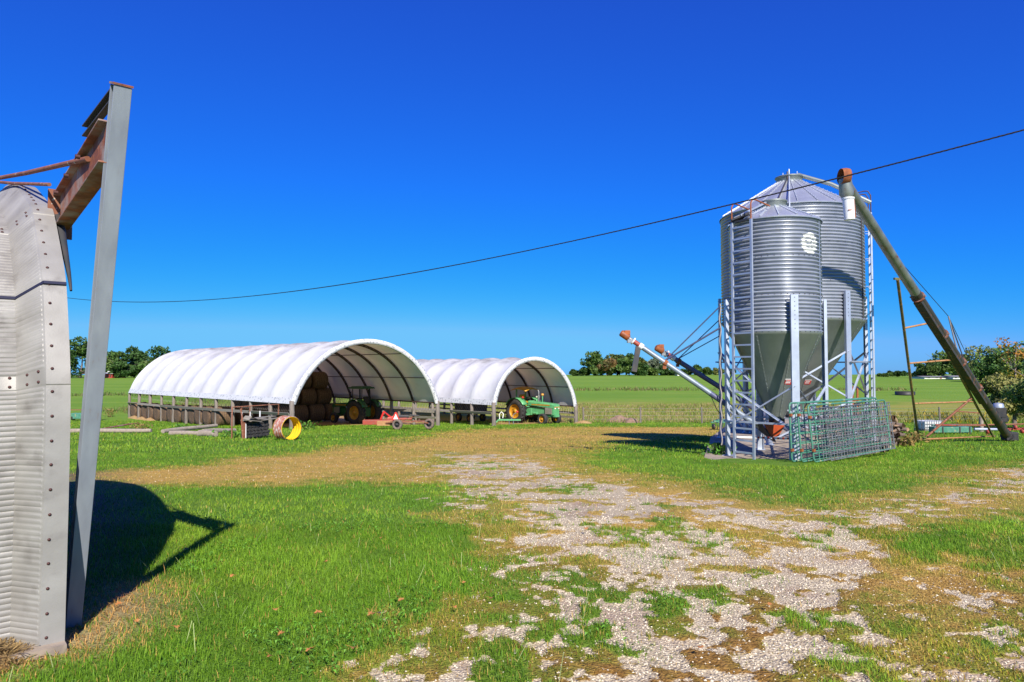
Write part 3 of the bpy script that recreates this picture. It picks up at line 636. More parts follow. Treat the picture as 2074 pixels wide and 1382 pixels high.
# steel arch rib just outside the end flange
mb = MB(); pr = [hut_pt(float(qs[i]) + .03, float(qz[i]) - .045, -.035) for i in range(int(np.argmin(abs(qz - 2.32))), int(np.argmin(abs(qz - 3.0))), 10)]
mb.tube(pr, [.008 + .04 * k / (len(pr) - 1) for k in range(len(pr))], 8)
mb.build('end_rib', 'darkbeam', hut)

# ================================================================== leaning steel frame beside it
fr = thing('steel_door_frame', 'leaning grey steel column with rusty overhead beam beside the curved building', 'steel frame', (-3.02, 4.85, -.02))
O = Vector((-3.02, 4.85, -.02)); B0 = Vector((-3.02, 4.85, -.05)) - O; T0 = Vector((-2.25, 3.96, 3.38)) - O
mb = MB(); mb.ibeam(B0 - A_ * .02, T0 - A_ * .02, .094, .11, .010, -D_); mb.build('column', 'beam', fr, bevel=.003)
d = (T0 - B0).normalized(); mb = MB(); mb.bar(T0 + d * .002 - A_ * .02, T0 + d * .014 - A_ * .02, .104, .12, -D_); mb.build('cap_plate', 'rustbeam', fr)
r0 = Vector((-2.415, 4.085, 3.10)) - O; r1 = Vector((-3.42, 5.20, 2.93)) - O
mb = MB(); mb.ibeam(r0, r1, .105, .27, .012, (0, 0, 1)); mb.build('rafter', 'rustbeam', fr, bevel=.003)
# rust plate joining the rafter to the arch
mb = MB(); mb.bar(r1 + Vector((-.02, .02, -.2)), r1 + Vector((-.02, .02, .17)), .16, .02, D_); mb.build('joint_plate', 'rustpipe', fr)
mb = MB(); k0 = T0 - D_ * -.06 + Vector((-.03, .02, -.01)); k1 = at(180, 268, 4.5) - O
mb.channel(k0, k1, .075, .04, .008, A_ * 1, (k1 - k0).cross(A_)); mb.build('end_channel', 'darkbeam', fr)
Qp = at(-30, 366, 6.8) - O; p1 = at(178, 322, 4.42) - O; p2 = at(100, 374, 5.0) - O
for a in (p1, p2):
    mb = MB(); mb.tube([a, a.lerp(Qp, .5) + Vector((0, 0, -.01)), Qp], .018 if a is p1 else .014, 8); mb.build('brace_pipe', 'rustpipe', fr)
# bolts of the rafter
for k in (.25, .5, .75):
    mb = MB(); p = r0.lerp(r1, k) + Vector((-.06, -.05, .02)); mb.tube([p, p + Vector((-.02, -.017, 0))], .014, 6); mb.build('bolt', 'bolt', fr)

# ================================================================== straw heaped at the foot of the building
def mound(name, c, rx, ry, h, m, label, cat, seed=3, blades=2500, rz=0, tint=(.38, .26, .11)):
    rg = np.random.default_rng(seed); n = 22; V = []; F = []
    for j in range(9):
        rr = j / 8
        for i in range(n):
            a = 2 * math.pi * i / n; k = 1 + .18 * math.sin(3 * a + seed) + .1 * math.sin(5 * a)
            x, y = rx * rr * k * math.cos(a), ry * rr * k * math.sin(a); V.append((x, y, h * (1 - rr ** 1.6) + rg.normal(0, .012) - .04 * rr))
    for j in range(8):
        for i in range(n): F.append((j * n + i, (j + 1) * n + i, (j + 1) * n + (i + 1) % n, j * n + (i + 1) % n))
    t = thing(name, label, cat, c, rz); mb = MB(); mb.add(V, F, True); mb.build('heap', m, t)
    if blades:
        a = rg.uniform(0, 6.28, blades); q = np.sqrt(rg.uniform(0, 1.1, blades)); x = rx * q * np.cos(a); y = ry * q * np.sin(a); z = np.maximum(h * (1 - q ** 1.6), 0) + .004
        b = rg.uniform(0, 6.28, blades); L = rg.uniform(.03, .10, blades); dx, dy = np.cos(b) * L, np.sin(b) * L; w = .003
        P = np.stack([x, y, z], 1); e = np.stack([dx, dy, rg.uniform(-.02, .035, blades)], 1); s = np.stack([-np.sin(b) * w, np.cos(b) * w, 0 * b], 1)
        V = np.stack([P - s, P + s, P + e + s, P + e - s], 1).reshape(-1, 3); c_ = np.array(tint) * rg.uniform(.5, 1.45, (blades, 1))
        npmesh('loose_straw', V, np.arange(blades)[:, None] * 4 + [0, 1, 2, 3], 'blade', t, tint=np.repeat(c_, 4, 0))['kind'] = 'stuff'
    return t
g_ = C0 - A_ * .62 - D_ * -.02; mound('straw_heap', (g_.x, g_.y, gz(g_.y) - .02), .52, .26, .17, 'straw', 'brown straw heaped against the foot of the ribbed metal wall', 'straw', 3, 4500, math.atan2(.652, .758))

# ================================================================== overhead twisted cable
mb = MB(); pts = []
Pw0, Pw1 = Vector((8.9, 12, 5.9)), Vector((-25.8, 40, 5.8))
for i in range(0, 241):
    t = -.22 + 1.45 * i / 240; p = Pw0.lerp(Pw1, t); p.z -= 1.27 * 4 * t * (1 - t) * .98; pts.append(p)
for ph in (0, 2.1, 4.2):
    q = []
    for i in range(len(pts) * 4 - 3):
        k = i / 4; a = pts[int(k)].lerp(pts[min(int(k) + 1, len(pts) - 1)], k - int(k)); an = i * 1.3 + ph
        q.append(a + Vector((0, math.cos(an), math.sin(an))) * .009)
    mb.tube(q, .0085, 4, False)
wire = mb.build('overhead_cable', 'cord'); tag(wire, 'black twisted overhead cable sagging across the blue sky past the bins', 'cable')
# ================================================================== white hoop barns
def hoop_barn(label, NL, FL, NR, FR, rise, nb, truss_r=.045, posts=None, ropes=True, group=None, postw=.25):
    """corner points are at eave height; local frame = world axes at NL's ground"""
    NL, FL, NR, FR = map(Vector, (NL, FL, NR, FR)); base = ground(NL.x, NL.y); t = thing('hoop_barn', label, 'barn', base, group=group)
    o = base; up = Vector((0, 0, 1))
    def arch(v, ph, dr=0.0, uplift=0):
        """ph 0..1 from left base to right base over a circular segment"""
        L = NL.lerp(FL, v) - o; Rr = NR.lerp(FR, v) - o; mid = (L + Rr) / 2; half = (Rr - L).length / 2; x = (Rr - L).normalized()
        Rad = (half * half + rise * rise) / (2 * rise); a0 = math.asin((Rad - rise) / Rad); cz = -(Rad - rise)
        a = math.pi - (-a0 + 0) - ph * (math.pi - 2 * 0 + 0); a = (math.pi - a0) - ph * (math.pi - 2 * a0)
        r = Rad + dr
        return mid + x * (r * math.cos(a)) + up * (cz + r * math.sin(a) + uplift)
    ax = ((FL - NL) + (FR - NR)).normalized()
    # cover: sags between hoops
    NP, SV = 48, 8; V = []; rg = random.Random(5)
    sag = [rg.uniform(.17, .24) for _ in range(nb)]
    for i in range(nb * SV + 1):
        v = i / (nb * SV); b = min(i // SV, nb - 1); f = (i - b * SV) / SV
        for j in range(NP + 1):
            ph = j / NP; edge = min(1, min(ph, 1 - ph) * 9)
            V.append(arch(v, ph, .07 - sag[b] * math.sin(math.pi * f) ** .75 * (.45 + .55 * edge) + .012 * math.sin(31 * ph + 5 * v * nb)))
    n = NP + 1; mb = MB(); mb.add(V, [(i * n + j, i * n + j + 1, (i + 1) * n + j + 1, (i + 1) * n + j) for i in range(nb * SV) for j in range(NP)], True)
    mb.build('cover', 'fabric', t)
    # front hem band wrapped round the first truss
    mb = MB(); V = []
    for j in range(81):
        ph = -.003 + 1.006 * j / 80
        for dr, dv in ((.075, .0), (.085, -.002), (-.24, -.003), (-.25, .001)):
            V.append(arch(dv, ph, dr) - ax * (.04 if dv < 0 else 0))
    mb.add(V, [(j * 4 + k, j * 4 + k + 1, j * 4 + k + 5, j * 4 + k + 4) for j in range(80) for k in range(3)], True); mb.build('front_hem', 'hem', t)
    # side hems
    for ph in (0, 1):
        mb = MB(); V = []
        for i in range(nb * 2 + 1):
            v = i / (nb * 2)
            for dz, dr in ((.30, .082), (-.10, .085), (-.10, .05)):
                p = arch(v, ph, dr); q = arch(v, ph + (.02 if ph == 0 else -.02), dr); d = (q - p).normalized(); V.append(p + d * dz if dz > 0 else p + d * dz)
        mb.add(V, [(i * 3 + k, i * 3 + k + 1, i * 3 + k + 4, i * 3 + k + 3) for i in range(nb * 2) for k in range(2)]); mb.build('side_hem', 'hem', t)
    # hoops: two chords and zigzag webs
    for b in range(nb + 1):
        v = b / nb; mb = MB(); K = 40
        mb.tube([arch(v, k / K, -.04) for k in range(K + 1)], truss_r, 6); mb.tube([arch(v, k / K, -.15) for k in range(K + 1)], truss_r * 1.25, 6)
        for k in range(K): mb.bar(arch(v, k / K, -.04 if k % 2 else -.15), arch(v, (k + 1) / K, -.15 if k % 2 else -.04), .022)
        mb.build('hoop', 'hoop', t)
    for ph in (.14, .32, .5, .68, .86):
        mb = MB(); mb.tube([arch(v / 6, ph, -.20) for v in range(7)], .028, 6); mb.build('purlin', 'hoop', t)
    # posts, ledger pipe, rails on the two sides
    for (P, Q, sgn) in ((NL, FL, -1), (NR, FR, 1)):
        x = (NR - NL).normalized() * sgn
        mb = MB(); mb.tube([P - o - x * .12 + up * -.05, Q - o - x * .12 + up * -.05], .05, 8); mb.build('eave_pipe', 'hoop', t)
        rail = []
        for b in range(nb + 1):
            e = P.lerp(Q, b / nb) - o; e = e - x * .02; g = float(gz((e + o).y)) - o.z - .35; rr = random.Random(b * 7 + int(sgn)); big = b == 0
            w = postw * (1.4 if big else 1) * rr.uniform(.85, 1.1); top = Vector((e.x, e.y, e.z - .02)); bot = Vector((e.x + rr.uniform(-.04, .04), e.y, g))
            mb = MB(); mid_ = top.lerp(bot, .5) + Vector((rr.uniform(-.02, .02), 0, 0))
            mb.tube([bot, mid_, top + up * (.12 if big else .0), top + up * (.16 if big else .03)], [w * .56, w * .52, w * .5, w * .3], 9); mb.build('post', 'wood', t)
            gg = float(gz((e + o).y)) - o.z
            rail.append((Vector((e.x, e.y, e.z + (gg - e.z) * .42)) + x * w * .62, Vector((e.x, e.y, e.z + (gg - e.z) * .66)) - x * w * .5))
        for k in (0, 1):
            if k == 1 and sgn < 0 : continue
            for b in range(0, nb, 2):
                c = min(b + 2, nb); mb = MB(); mb.bar(rail[b][k], rail[c][k] + (rail[c][k] - rail[b][k]).normalized() * -.01, .05, .19 if k == 0 else .16, x.cross(up)); mb.build('rail', 'board', t)
        if ropes:
            mb = MB(); m_ = nb * 9
            for k in range(m_):
                e0 = arch((k + .5) / m_, 0 if sgn < 0 else 1, .06) + up * -.06; a = P.lerp(Q, (k + .1) / m_) - o; a = a - x * .25 + up * -.62
                mb.bar(e0, a, .013)
            mb.build('lacing', 'rope', t)
    return t, arch
h1 = hoop_barn('longer white fabric hoop barn on wooden posts with hay and a tractor inside', (-14, 44, -.48), (-37.0, 67, -.62), (-5.62, 52.4, -.86), (-28.7, 75.4, -.9), 4.33, 11)
h2 = hoop_barn('smaller white fabric hoop barn behind, open front with a yellow canopied tractor', (-1.40, 52, -.98), (-15.5, 68.8, -1.05), (5.30, 57.6, -1.42), (-8.8, 74.4, -1.4), 3.72, 8)
# ---- round hay bales
def make_bale(rad=.76, L=1.25):
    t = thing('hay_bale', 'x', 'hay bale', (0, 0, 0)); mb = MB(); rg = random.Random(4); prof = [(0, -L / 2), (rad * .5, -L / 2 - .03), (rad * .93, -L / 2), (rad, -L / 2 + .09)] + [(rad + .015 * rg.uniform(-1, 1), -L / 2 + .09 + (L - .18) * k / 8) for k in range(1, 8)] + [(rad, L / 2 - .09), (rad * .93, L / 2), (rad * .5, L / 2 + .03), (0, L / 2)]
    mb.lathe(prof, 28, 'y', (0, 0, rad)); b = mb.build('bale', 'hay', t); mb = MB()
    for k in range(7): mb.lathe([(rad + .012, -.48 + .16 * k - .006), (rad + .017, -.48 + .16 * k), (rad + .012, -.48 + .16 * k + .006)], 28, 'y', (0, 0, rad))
    mb.build('twine', 'straw', t); return t
bale0 = make_bale(); AX1 = Vector((-.707, .707, 0)); AC1 = Vector((.707, .707, 0)); used = [False]
def bale(p, rz, label, group, tilt=0):
    o = bale0 if not used[0] else copy_tree(bale0); used[0] = True; o.location = p; o.rotation_euler = (0, tilt, rz); o['label'] = label; o['group'] = group; return o
def barn_pt(q, lat, dz=0): p = Vector((-14, 44, 0)) + AX1 * q + AC1 * lat; return ground(p.x, p.y, dz)
lvl = 0
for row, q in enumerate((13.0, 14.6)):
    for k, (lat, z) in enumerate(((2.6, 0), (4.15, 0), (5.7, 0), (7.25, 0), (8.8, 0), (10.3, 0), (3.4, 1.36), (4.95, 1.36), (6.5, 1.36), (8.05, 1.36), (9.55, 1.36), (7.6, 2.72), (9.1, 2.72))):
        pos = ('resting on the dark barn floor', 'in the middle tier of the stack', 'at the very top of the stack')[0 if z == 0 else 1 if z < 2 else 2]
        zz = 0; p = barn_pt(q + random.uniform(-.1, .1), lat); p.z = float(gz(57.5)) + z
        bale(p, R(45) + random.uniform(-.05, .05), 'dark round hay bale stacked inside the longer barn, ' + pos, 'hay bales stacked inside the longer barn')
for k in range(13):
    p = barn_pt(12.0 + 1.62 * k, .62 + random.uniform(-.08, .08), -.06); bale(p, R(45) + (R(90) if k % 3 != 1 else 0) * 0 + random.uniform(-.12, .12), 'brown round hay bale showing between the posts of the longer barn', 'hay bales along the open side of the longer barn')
for k in range(3): p = barn_pt(26 + 2.2 * k, -.15, 0); mound('straw_heap', (p.x, p.y, p.z - .03), 1.2, .45, .28, 'straw', ('loose golden straw spilled at the far end of the longer barn', 'loose golden straw under the fifth post from the far end', 'bright straw spilled at the last post of the longer barn')[k], 'straw', 20 + k, 300, R(-45), (.5, .35, .16))
p = G(1182, 858); mound('straw_heap', (p.x, p.y, p.z - .02), .8, .5, .28, 'straw', 'small tan straw heap at the right front post of the smaller barn', 'straw', 31, 300, 0, (.45, .32, .18))

# ================================================================== tractors (local +Y is forward)
def wheel(mbt, mbr, c, Rt, w, Rr, lugs=0, hub=.1, sgn=1):
    """tyre into mbt, rim into mbr; axis along X"""
    c = Vector(c); h = w / 2
    mbt.lathe([(Rr, -h * .75), (Rr * 1.08, -h), (Rt * .86, -h), (Rt * .97, -h * .8), (Rt, -h * .4), (Rt, h * .4), (Rt * .97, h * .8), (Rt * .86, h), (Rr * 1.08, h), (Rr, h * .75)], 36, 'x', c)
    for i in range(lugs):
        for s in (-1, 1):
            a = 2 * math.pi * (i + (.5 if s > 0 else 0)) / lugs; rot = Matrix.Rotation(a, 3, 'X') @ Matrix.Rotation(R(38) * s, 3, 'Z')
            mbt.box(c + Matrix.Rotation(a, 3, 'X') @ Vector((s * h * .5, 0, Rt)), (h * 1.05, .06, .09), rot)
    mbr.lathe([(Rr, -h * .78), (Rr * .93, -h * .7), (Rr * .9, -h * .2), (Rr * .9, h * .2), (Rr * .93, h * .7), (Rr, h * .78)], 32, 'x', c)
    e = h * .35 * sgn
    mbr.lathe([(0, e), (Rr * .3, e), (Rr * .36, e - .03 * sgn), (Rr * .8, e - .05 * sgn), (Rr * .92, e - .01 * sgn)], 32, 'x', c)
    mbr.lathe([(0, e + .09 * sgn), (hub, e + .08 * sgn), (hub * 1.1, e)], 16, 'x', c)
    for i in range(8):
        a = math.pi * 2 * i / 8; p = c + Vector((e, math.cos(a) * Rr * .55, math.sin(a) * Rr * .55)); mbr.tube([p, p + Vector((.03 * sgn, 0, 0))], .022, 6)
def tractor(label, loc, rz, sc, body, canopy, seatm, rops, grille_down=False, stack2=True):
    t = thing('farm_tractor', label, 'tractor', loc, rz); t.scale = (sc,) * 3
    wb = 2.45
    def part(fn, name, m, parent=t, **k):
        mb = MB(); fn(mb); return mb.build(name, m, parent, **k)
    for s in (-1, 1):
        for nm, c, a in (('rear_wheel', (s * .86, 0, .86), (.86, .46, .50, 20, .14, s)), ('front_wheel', (s * .74, wb, .40), (.40, .27, .22, 0, .07, s))):
            w = bpy.data.objects.new(nm, None); COL.objects.link(w); w.parent = t; w.location = c; mt, mr = MB(), MB(); wheel(mt, mr, (0, 0, 0), *a); mt.build('tyre', 'tyre', w); mr.build('rim', 'yellow', w)
        def fend(mb, s=s):
            V = []
            for i in range(13):
                a = R(25) + R(125) * i / 12; r = .98
                for x in (.50, 1.06): V.append((s * x, r * math.cos(a) * -1, .86 + r * math.sin(a)))
            mb.add(V, [(2 * i, 2 * i + 1, 2 * i + 3, 2 * i + 2) for i in range(12)], True)
        f = part(fend, 'fender', body); sdf = f.modifiers.new('s', 'SOLIDIFY'); sdf.thickness = .03
        part(lambda mb, s=s: mb.lathe([(0, .04), (.07, .04), (.08, 0), (.06, -.08), (0, -.1)], 12, 'y', (s * .75, .55, 1.86)), 'fender_lamp', 'glass' if s < 0 else 'redbright')
        part(lambda mb, s=s: mb.box((s * .42, .55, .62), (.34, .5, .06)), 'step', body)
    def hood(mb):
        V = []
        ys = [(.72, 1.60, .33), (1.3, 1.58, .34), (2.2, 1.52, .34), (2.95, 1.47, .33), (3.12, 1.42, .30)]
        for y, z, w in ys: V += [(-w, y, z - .30), (-w, y, z - .07), (-w * .75, y, z), (w * .75, y, z), (w, y, z - .07), (w, y, z - .30)]
        mb.add(V, [(i * 6 + k, (i + 1) * 6 + k, (i + 1) * 6 + k + 1, i * 6 + k + 1) for i in range(4) for k in range(5)] + [(24, 25, 26, 27, 28, 29), (5, 4, 3, 2, 1, 0)])
    part(hood, 'hood', body, bevel=.015)
    for s in (-1, 1): part(lambda mb, s=s: mb.box((s * .345, 1.9, 1.36), (.012, 1.7, .07)), 'hood_stripe', 'yellow')
    def grille(mb):
        mb.box((0, 2.98, .98), (.60, .22, .62)); 
        for k in range(9): mb.box((-.24 + .06 * k, 3.10, .98), (.018, .03, .50))
    part(grille, 'grille', body, bevel=.01)
    for s in (-1, 1): part(lambda mb, s=s: mb.box((s * .30, 2.62, 1.0), (.05, .62, .52)), 'side_screen', 'board')
    part(lambda mb: mb.box((.0, 3.13, 1.235), (.56, .02, .05)), 'grille_trim', 'yellow')
    for s in (-1, 1): part(lambda mb, s=s: mb.lathe([(0, .03), (.06, .03), (.07, 0), (.07, -.06)], 12, 'y', (s * .19, 3.09, 1.13)), 'headlight', 'glass')
    def engine(mb):
        mb.box((0, 1.9, .92), (.40, 1.95, .48)); mb.box((0, .35, .85), (.50, 1.2, .50)); mb.box((0, -.15, .86), (.62, .5, .62))
        mb.tube([(-.62, 0, .86), (.62, 0, .86)], .10, 10); mb.box((-.25, 1.5, 1.0), (.14, .5, .25)); mb.tube([(.27, 1.2, .75), (.27, 1.5, .75)], .09, 10); mb.box((0, 2.75, .62), (.42, .9, .16))
    part(engine, 'engine_block', body, bevel=.012)
    part(lambda mb: [mb.bar((-.62, wb, .52), (.62, wb, .52), .12, .10), mb.tube([(-.6, wb, .36), (-.6, wb, .66)], .05, 8), mb.tube([(.6, wb, .36), (.6, wb, .66)], .05, 8), mb.bar((-.6, wb - .2, .55), (.6, wb - .2, .55), .04)], 'front_axle', 'dark')
    part(lambda mb: [mb.box((0, .25, 1.20), (1.0, .9, .06)), mb.box((0, .72, 1.40), (.6, .10, .46))], 'platform', body)
    def seat(mb):
        mb.box((0, .05, 1.50), (.52, .50, .14)); mb.box((0, -.22, 1.78), (.52, .12, .52), Matrix.Rotation(R(-10), 3, 'X')); mb.box((0, .0, 1.33), (.3, .3, .24))
    part(seat, 'seat', seatm, bevel=.03)
    ring = [(.19 * math.cos(a), .52 + .19 * math.sin(a) * .8, 1.80 - .19 * math.sin(a) * -.35) for a in [2 * math.pi * k / 16 for k in range(17)]]
    part(lambda mb: [mb.tube(ring, .016, 6), mb.bar((0, .52, 1.80), (0, .72, 1.5), .05), mb.bar((-.19, .52, 1.8), (.19, .52, 1.8), .02)], 'steering_wheel', 'black')
    part(lambda mb: [mb.tube([(-.1, 1.35, 1.5), (-.1, 1.35, 1.62), (-.1, 1.35, 2.0)], [.05, .09, .09], 12), mb.tube([(-.1, 1.35, 2.0), (-.1, 1.35, 2.28), (-.1, 1.27, 2.38)], .04, 10)], 'exhaust', 'wire' if stack2 else 'black')
    if stack2:
        ic = part(lambda mb: mb.tube([(.12, 1.9, 1.5), (.12, 1.9, 2.02)], .035, 10), 'air_intake', body); part(lambda mb: mb.lathe([(0, .13), (.09, .12), (.10, .0), (.05, -.03)], 14, 'z', (.12, 1.9, 2.03)), 'intake_cap', 'amber', ic)
    if rops == 'roof':
        for s in (-1, 1): part(lambda mb, s=s: mb.bar((s * .55, -.15, 1.1), (s * .50, -.05, 2.62), .10, .10), 'roof_post', 'black')
        for s in (-1, 1): part(lambda mb, s=s: mb.bar((s * .50, .75, 1.2), (s * .48, .72, 2.62), .06, .06), 'roof_post', 'black')
        def cn(mb):
            mb.box((0, .30, 2.70), (1.36, 1.62, .13), None, .9); mb.box((0, .30, 2.79), (1.05, 1.3, .07), None, .85)
        part(cn, 'canopy', canopy, bevel=.03)
    else:
        for s in (-1, 1): part(lambda mb, s=s: mb.bar((s * .50, -.3, 1.1), (s * .48, -.3, 2.45), .08, .08), 'roof_post', body)
        def cn(mb):
            V = []; nn = 9
            for i in range(nn):
                y = -.75 + 1.6 * i / (nn - 1)
                for k in range(nn):
                    x = -.75 + 1.5 * k / (nn - 1); V.append((x, y, 2.62 - .16 * (abs(x) / .75) ** 2.2 - .16 * (abs(y - .05) / .8) ** 2.4))
            mb.add(V, [(i * nn + k, i * nn + k + 1, (i + 1) * nn + k + 1, (i + 1) * nn + k) for i in range(nn - 1) for k in range(nn - 1)], True)
        c_ = part(cn, 'canopy', canopy); c_.modifiers.new('s', 'SOLIDIFY').thickness = .04
        part(lambda mb: mb.bar((-.5, -.3, 2.42), (.5, -.3, 2.42), .06, .06), 'roof_crossbar', body)
    return t
p = G(737, 858); t1 = tractor('dark green tractor with flat green roof parked inside the longer barn', p, R(57), 1.08, 'green', 'green', 'black', 'roof', stack2=False)
f = G(1113, 858); hd = Vector((.72, -.69, 0)).normalized(); p = f - hd * 2.45 * 1.16; p = ground(p.x, p.y)
t2 = tractor('sunlit pale green tractor nose with yellow canopy leaving the smaller barn', p, math.atan2(-hd.x, hd.y), 1.16, 'palegreen', 'yellow', 'vinyl', 'cloth')
# dark machine parked at the left inside the smaller barn
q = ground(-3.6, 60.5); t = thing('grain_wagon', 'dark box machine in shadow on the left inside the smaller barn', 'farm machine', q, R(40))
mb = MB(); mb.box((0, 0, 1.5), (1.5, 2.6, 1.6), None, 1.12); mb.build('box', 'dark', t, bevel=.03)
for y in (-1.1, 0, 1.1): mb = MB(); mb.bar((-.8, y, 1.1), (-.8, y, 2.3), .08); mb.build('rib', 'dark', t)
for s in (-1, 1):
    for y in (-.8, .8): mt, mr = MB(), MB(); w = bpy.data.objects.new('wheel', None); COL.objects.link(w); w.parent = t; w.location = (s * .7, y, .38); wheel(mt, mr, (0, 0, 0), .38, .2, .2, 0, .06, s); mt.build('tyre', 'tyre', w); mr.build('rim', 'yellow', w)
# small green hitch implement at the barn mouth
p = G(1022, 860); t = thing('green_hitch_implement', 'little green implement with pale hoses beside the smaller barn post', 'farm implement', p, R(12))
mb = MB(); mb.bar((-.55, 0, .38), (1.3, 0, .34), .12, .12); mb.bar((-.5, 0, .35), (-.85, .1, .05), .10, .10); mb.build('beam', 'palegreen', t)
mb = MB(); mb.bar((.35, 0, .36), (.38, -.05, -.02), .05); mb.bar((.7, 0, .36), (.72, -.05, -.1), .05); mb.build('jack_leg', 'wire', t)
mb = MB(); mb.tube([(-.4, 0, .4), (-.42, .05, .8), (-.25, .05, 1.0), (-.1, 0, .85), (-.15, 0, .5)], .04, 6); mb.build('hose', 'white', t)
mb = MB(); mb.tube([(.55, 0, .4), (.75, 0, .8), (1.0, 0, .95)], .03, 6); mb.build('handle', 'wire', t); mb = MB(); mb.lathe([(0, .1), (.09, .06), (.09, -.06), (0, -.1)], 10, 'z', (1.03, 0, .98)); mb.build('knob', 'redbright', t)

# ================================================================== red trailed mower with slow vehicle triangle
p = G(800, 871); t = thing('trailed_mower', 'red trailed mower with dusty wheels and warning triangle in front of the longer barn', 'mower', p, R(8))
def part(name, m, fn, parent=None, **k):
    mb = MB(); fn(mb); return mb.build(name, m, parent or t, **k)
part('deck', 'red', lambda mb: [mb.box((-1.0, .9, .50), (2.1, .9, .16)), mb.box((-1.0, .47, .44), (2.1, .05, .28)), mb.box((.25, 1.2, .62), (1.6, .8, .10)), mb.box((.5, 1.2, .72), (.5, .5, .12))], bevel=.02)
part('shield', 'peach', lambda mb: mb.box((-.55, .36, .40), (1.2, .03, .30)))
part('frame', 'rustpipe', lambda mb: [mb.bar((-.3, .1, .50), (1.9, .35, .50), .10, .09), mb.bar((-.2, .15, .44), (-.2, 1.3, .50), .08, .08), mb.bar((1.5, .3, .5), (1.55, 1.4, .55), .08, .08), mb.bar((-.6, .3, .42), (.2, .1, .50), .07, .07), mb.bar((1.2, .35, .55), (2.1, .05, .40), .07, .07), mb.bar((.4, .4, .5), (1.3, 1.4, .8), .06, .06)])
part('lift_arm', 'redbright', lambda mb: [mb.bar((-.95, 1.0, .58), (-.75, 1.2, 1.1), .10, .06), mb.bar((-.75, 1.2, 1.1), (-.25, 1.0, .7), .09, .06), mb.tube([(-.5, 1.0, .68), (-.05, 1.05, .74)], .07, 8)])
part('gearbox', 'dark', lambda mb: [mb.box((.35, 1.1, .78), (1.0, .35, .16)), mb.tube([(.9, 1.1, .85), (1.5, 1.1, .80)], .05, 8)], bevel=.02)
for x, y in ((.15, -.05), (2.15, .15)):
    w = bpy.data.objects.new('wheel', None); COL.objects.link(w); w.parent = t; w.location = (x, y, .34); w.rotation_euler = (0, 0, R(62)); mt, mr = MB(), MB(); wheel(mt, mr, (0, 0, 0), .34, .22, .19, 0, .07, -1); mt.build('tyre', 'dustytyre', w); mr.build('rim', 'dark', w)
tri = part('warning_triangle', 'redbright', lambda mb: mb.add([(-.21, 0, .62), (.29, 0, .62), (.10, 0, 1.12), (-.02, 0, 1.12), (-.21, .012, .62), (.29, .012, .62), (.10, .012, 1.12), (-.02, .012, 1.12)], [(0, 1, 2, 3), (7, 6, 5, 4), (0, 4, 5, 1), (1, 5, 6, 2), (2, 6, 7, 3), (3, 7, 4, 0)]))
part('triangle_centre', 'white', lambda mb: mb.add([(-.11, -.006, .68), (.19, -.006, .68), (.04, -.006, 1.02)], [(0, 1, 2)]), tri)

# ================================================================== rusty feeder frame with rubber treads and the yellow drum ring
pL, pR = G(492, 890), G(600, 884); t = thing('salvage_rack', 'rusty pipe rack with grey boards laid over black tyre treads', 'rack', pL, math.atan2(pR.y - pL.y, pR.x - pL.x)); L = (pR - pL).length + .3
part('pipe_frame', 'rustpipe', lambda mb: [mb.tube([(.02, .7, 0), (.02, .7, 1.42), (L - .75, .75, 1.42), (L - .75, .75, .9)], .035, 8), mb.tube([(.18, 0, 0), (.18, .35, 1.35)], .035, 8), mb.tube([(0, 0, 0), (0, .1, .88)], .04, 8)] + [mb.tube([(x, .72, .8), (x, .72, 1.42)], .026, 8) for x in (.6, 1.1)])
part('upright', 'white', lambda mb: [mb.bar((x, .70, .86), (x, .70, 1.16), .04) for x in (.6, 1.1, 1.72)])
for k, (x0, x1, y, z0, z1) in enumerate(((.05, .95, -.05, .86, .74), (.15, 1.5, .2, .82, .84), (.5, 2.4, .45, .86, .88), (1.2, 2.75, .05, .78, .82))):
    part('board', 'board', lambda mb: mb.bar((x0, y, z0), (x1, y, z1), .03, .26, (0, 1, 0)))
part('bent_sheet', 'board', lambda mb: mb.add([(.25, -.1, .84), (.42, -.1, 1.0), (.95, -.1, .78), (.25, .3, .9), (.42, .3, 1.03), (.95, .3, .86)], [(0, 1, 4, 3), (1, 2, 5, 4)]))
for k in range(7):
    x = .22 + .22 * k; 
    def tr(mb, x=x, k=k):
        for j in range(5):
            z = .10 + .145 * j; mb.box((x + (.03 if j % 2 else -.03), .02 + .02 * j, z), (.21, .10, .125), Matrix.Rotation(R(12 if j % 2 else -12), 3, 'Y'), .8)
        mb.box((x, .16, .37), (.25, .10, .72))
    part('tyre_tread', 'tyre', tr, bevel=.015)
part('side_plate', 'rustpipe', lambda mb: mb.box((.03, -.03, .38), (.04, .12, .74)))
part('side_edge', 'white', lambda mb: mb.tube([(.09, -.08, .04), (.09, -.07, .66), (.07, -.04, .73)], .022, 6))
pc = G(582, 891); dr = thing('drum_ring', 'yellow lined steel drum ring with peeling rusty outside lying open', 'drum ring', pc, R(-38))
Rd, Ld = .52, .62; prof = []
for k in range(25):
    y = -Ld / 2 + Ld * k / 24; prof.append((Rd + .022 * math.sin(k / 24 * math.pi * 7), y))
mb = MB(); mb.lathe(prof, 48, 'y', (0, 0, Rd)); mb.build('outer_skin', 'drumrust', dr)
mb = MB(); mb.lathe([(r - .025, y) for r, y in prof], 48, 'y', (0, 0, Rd)); mb.build('lining', 'drum', dr)
mb = MB(); mb.lathe([(Rd - .03, -Ld / 2 - .004), (Rd + .028, -Ld / 2 - .008), (Rd + .03, -Ld / 2 + .02)], 48, 'y', (0, 0, Rd)); mb.build('rim', 'drum', dr)
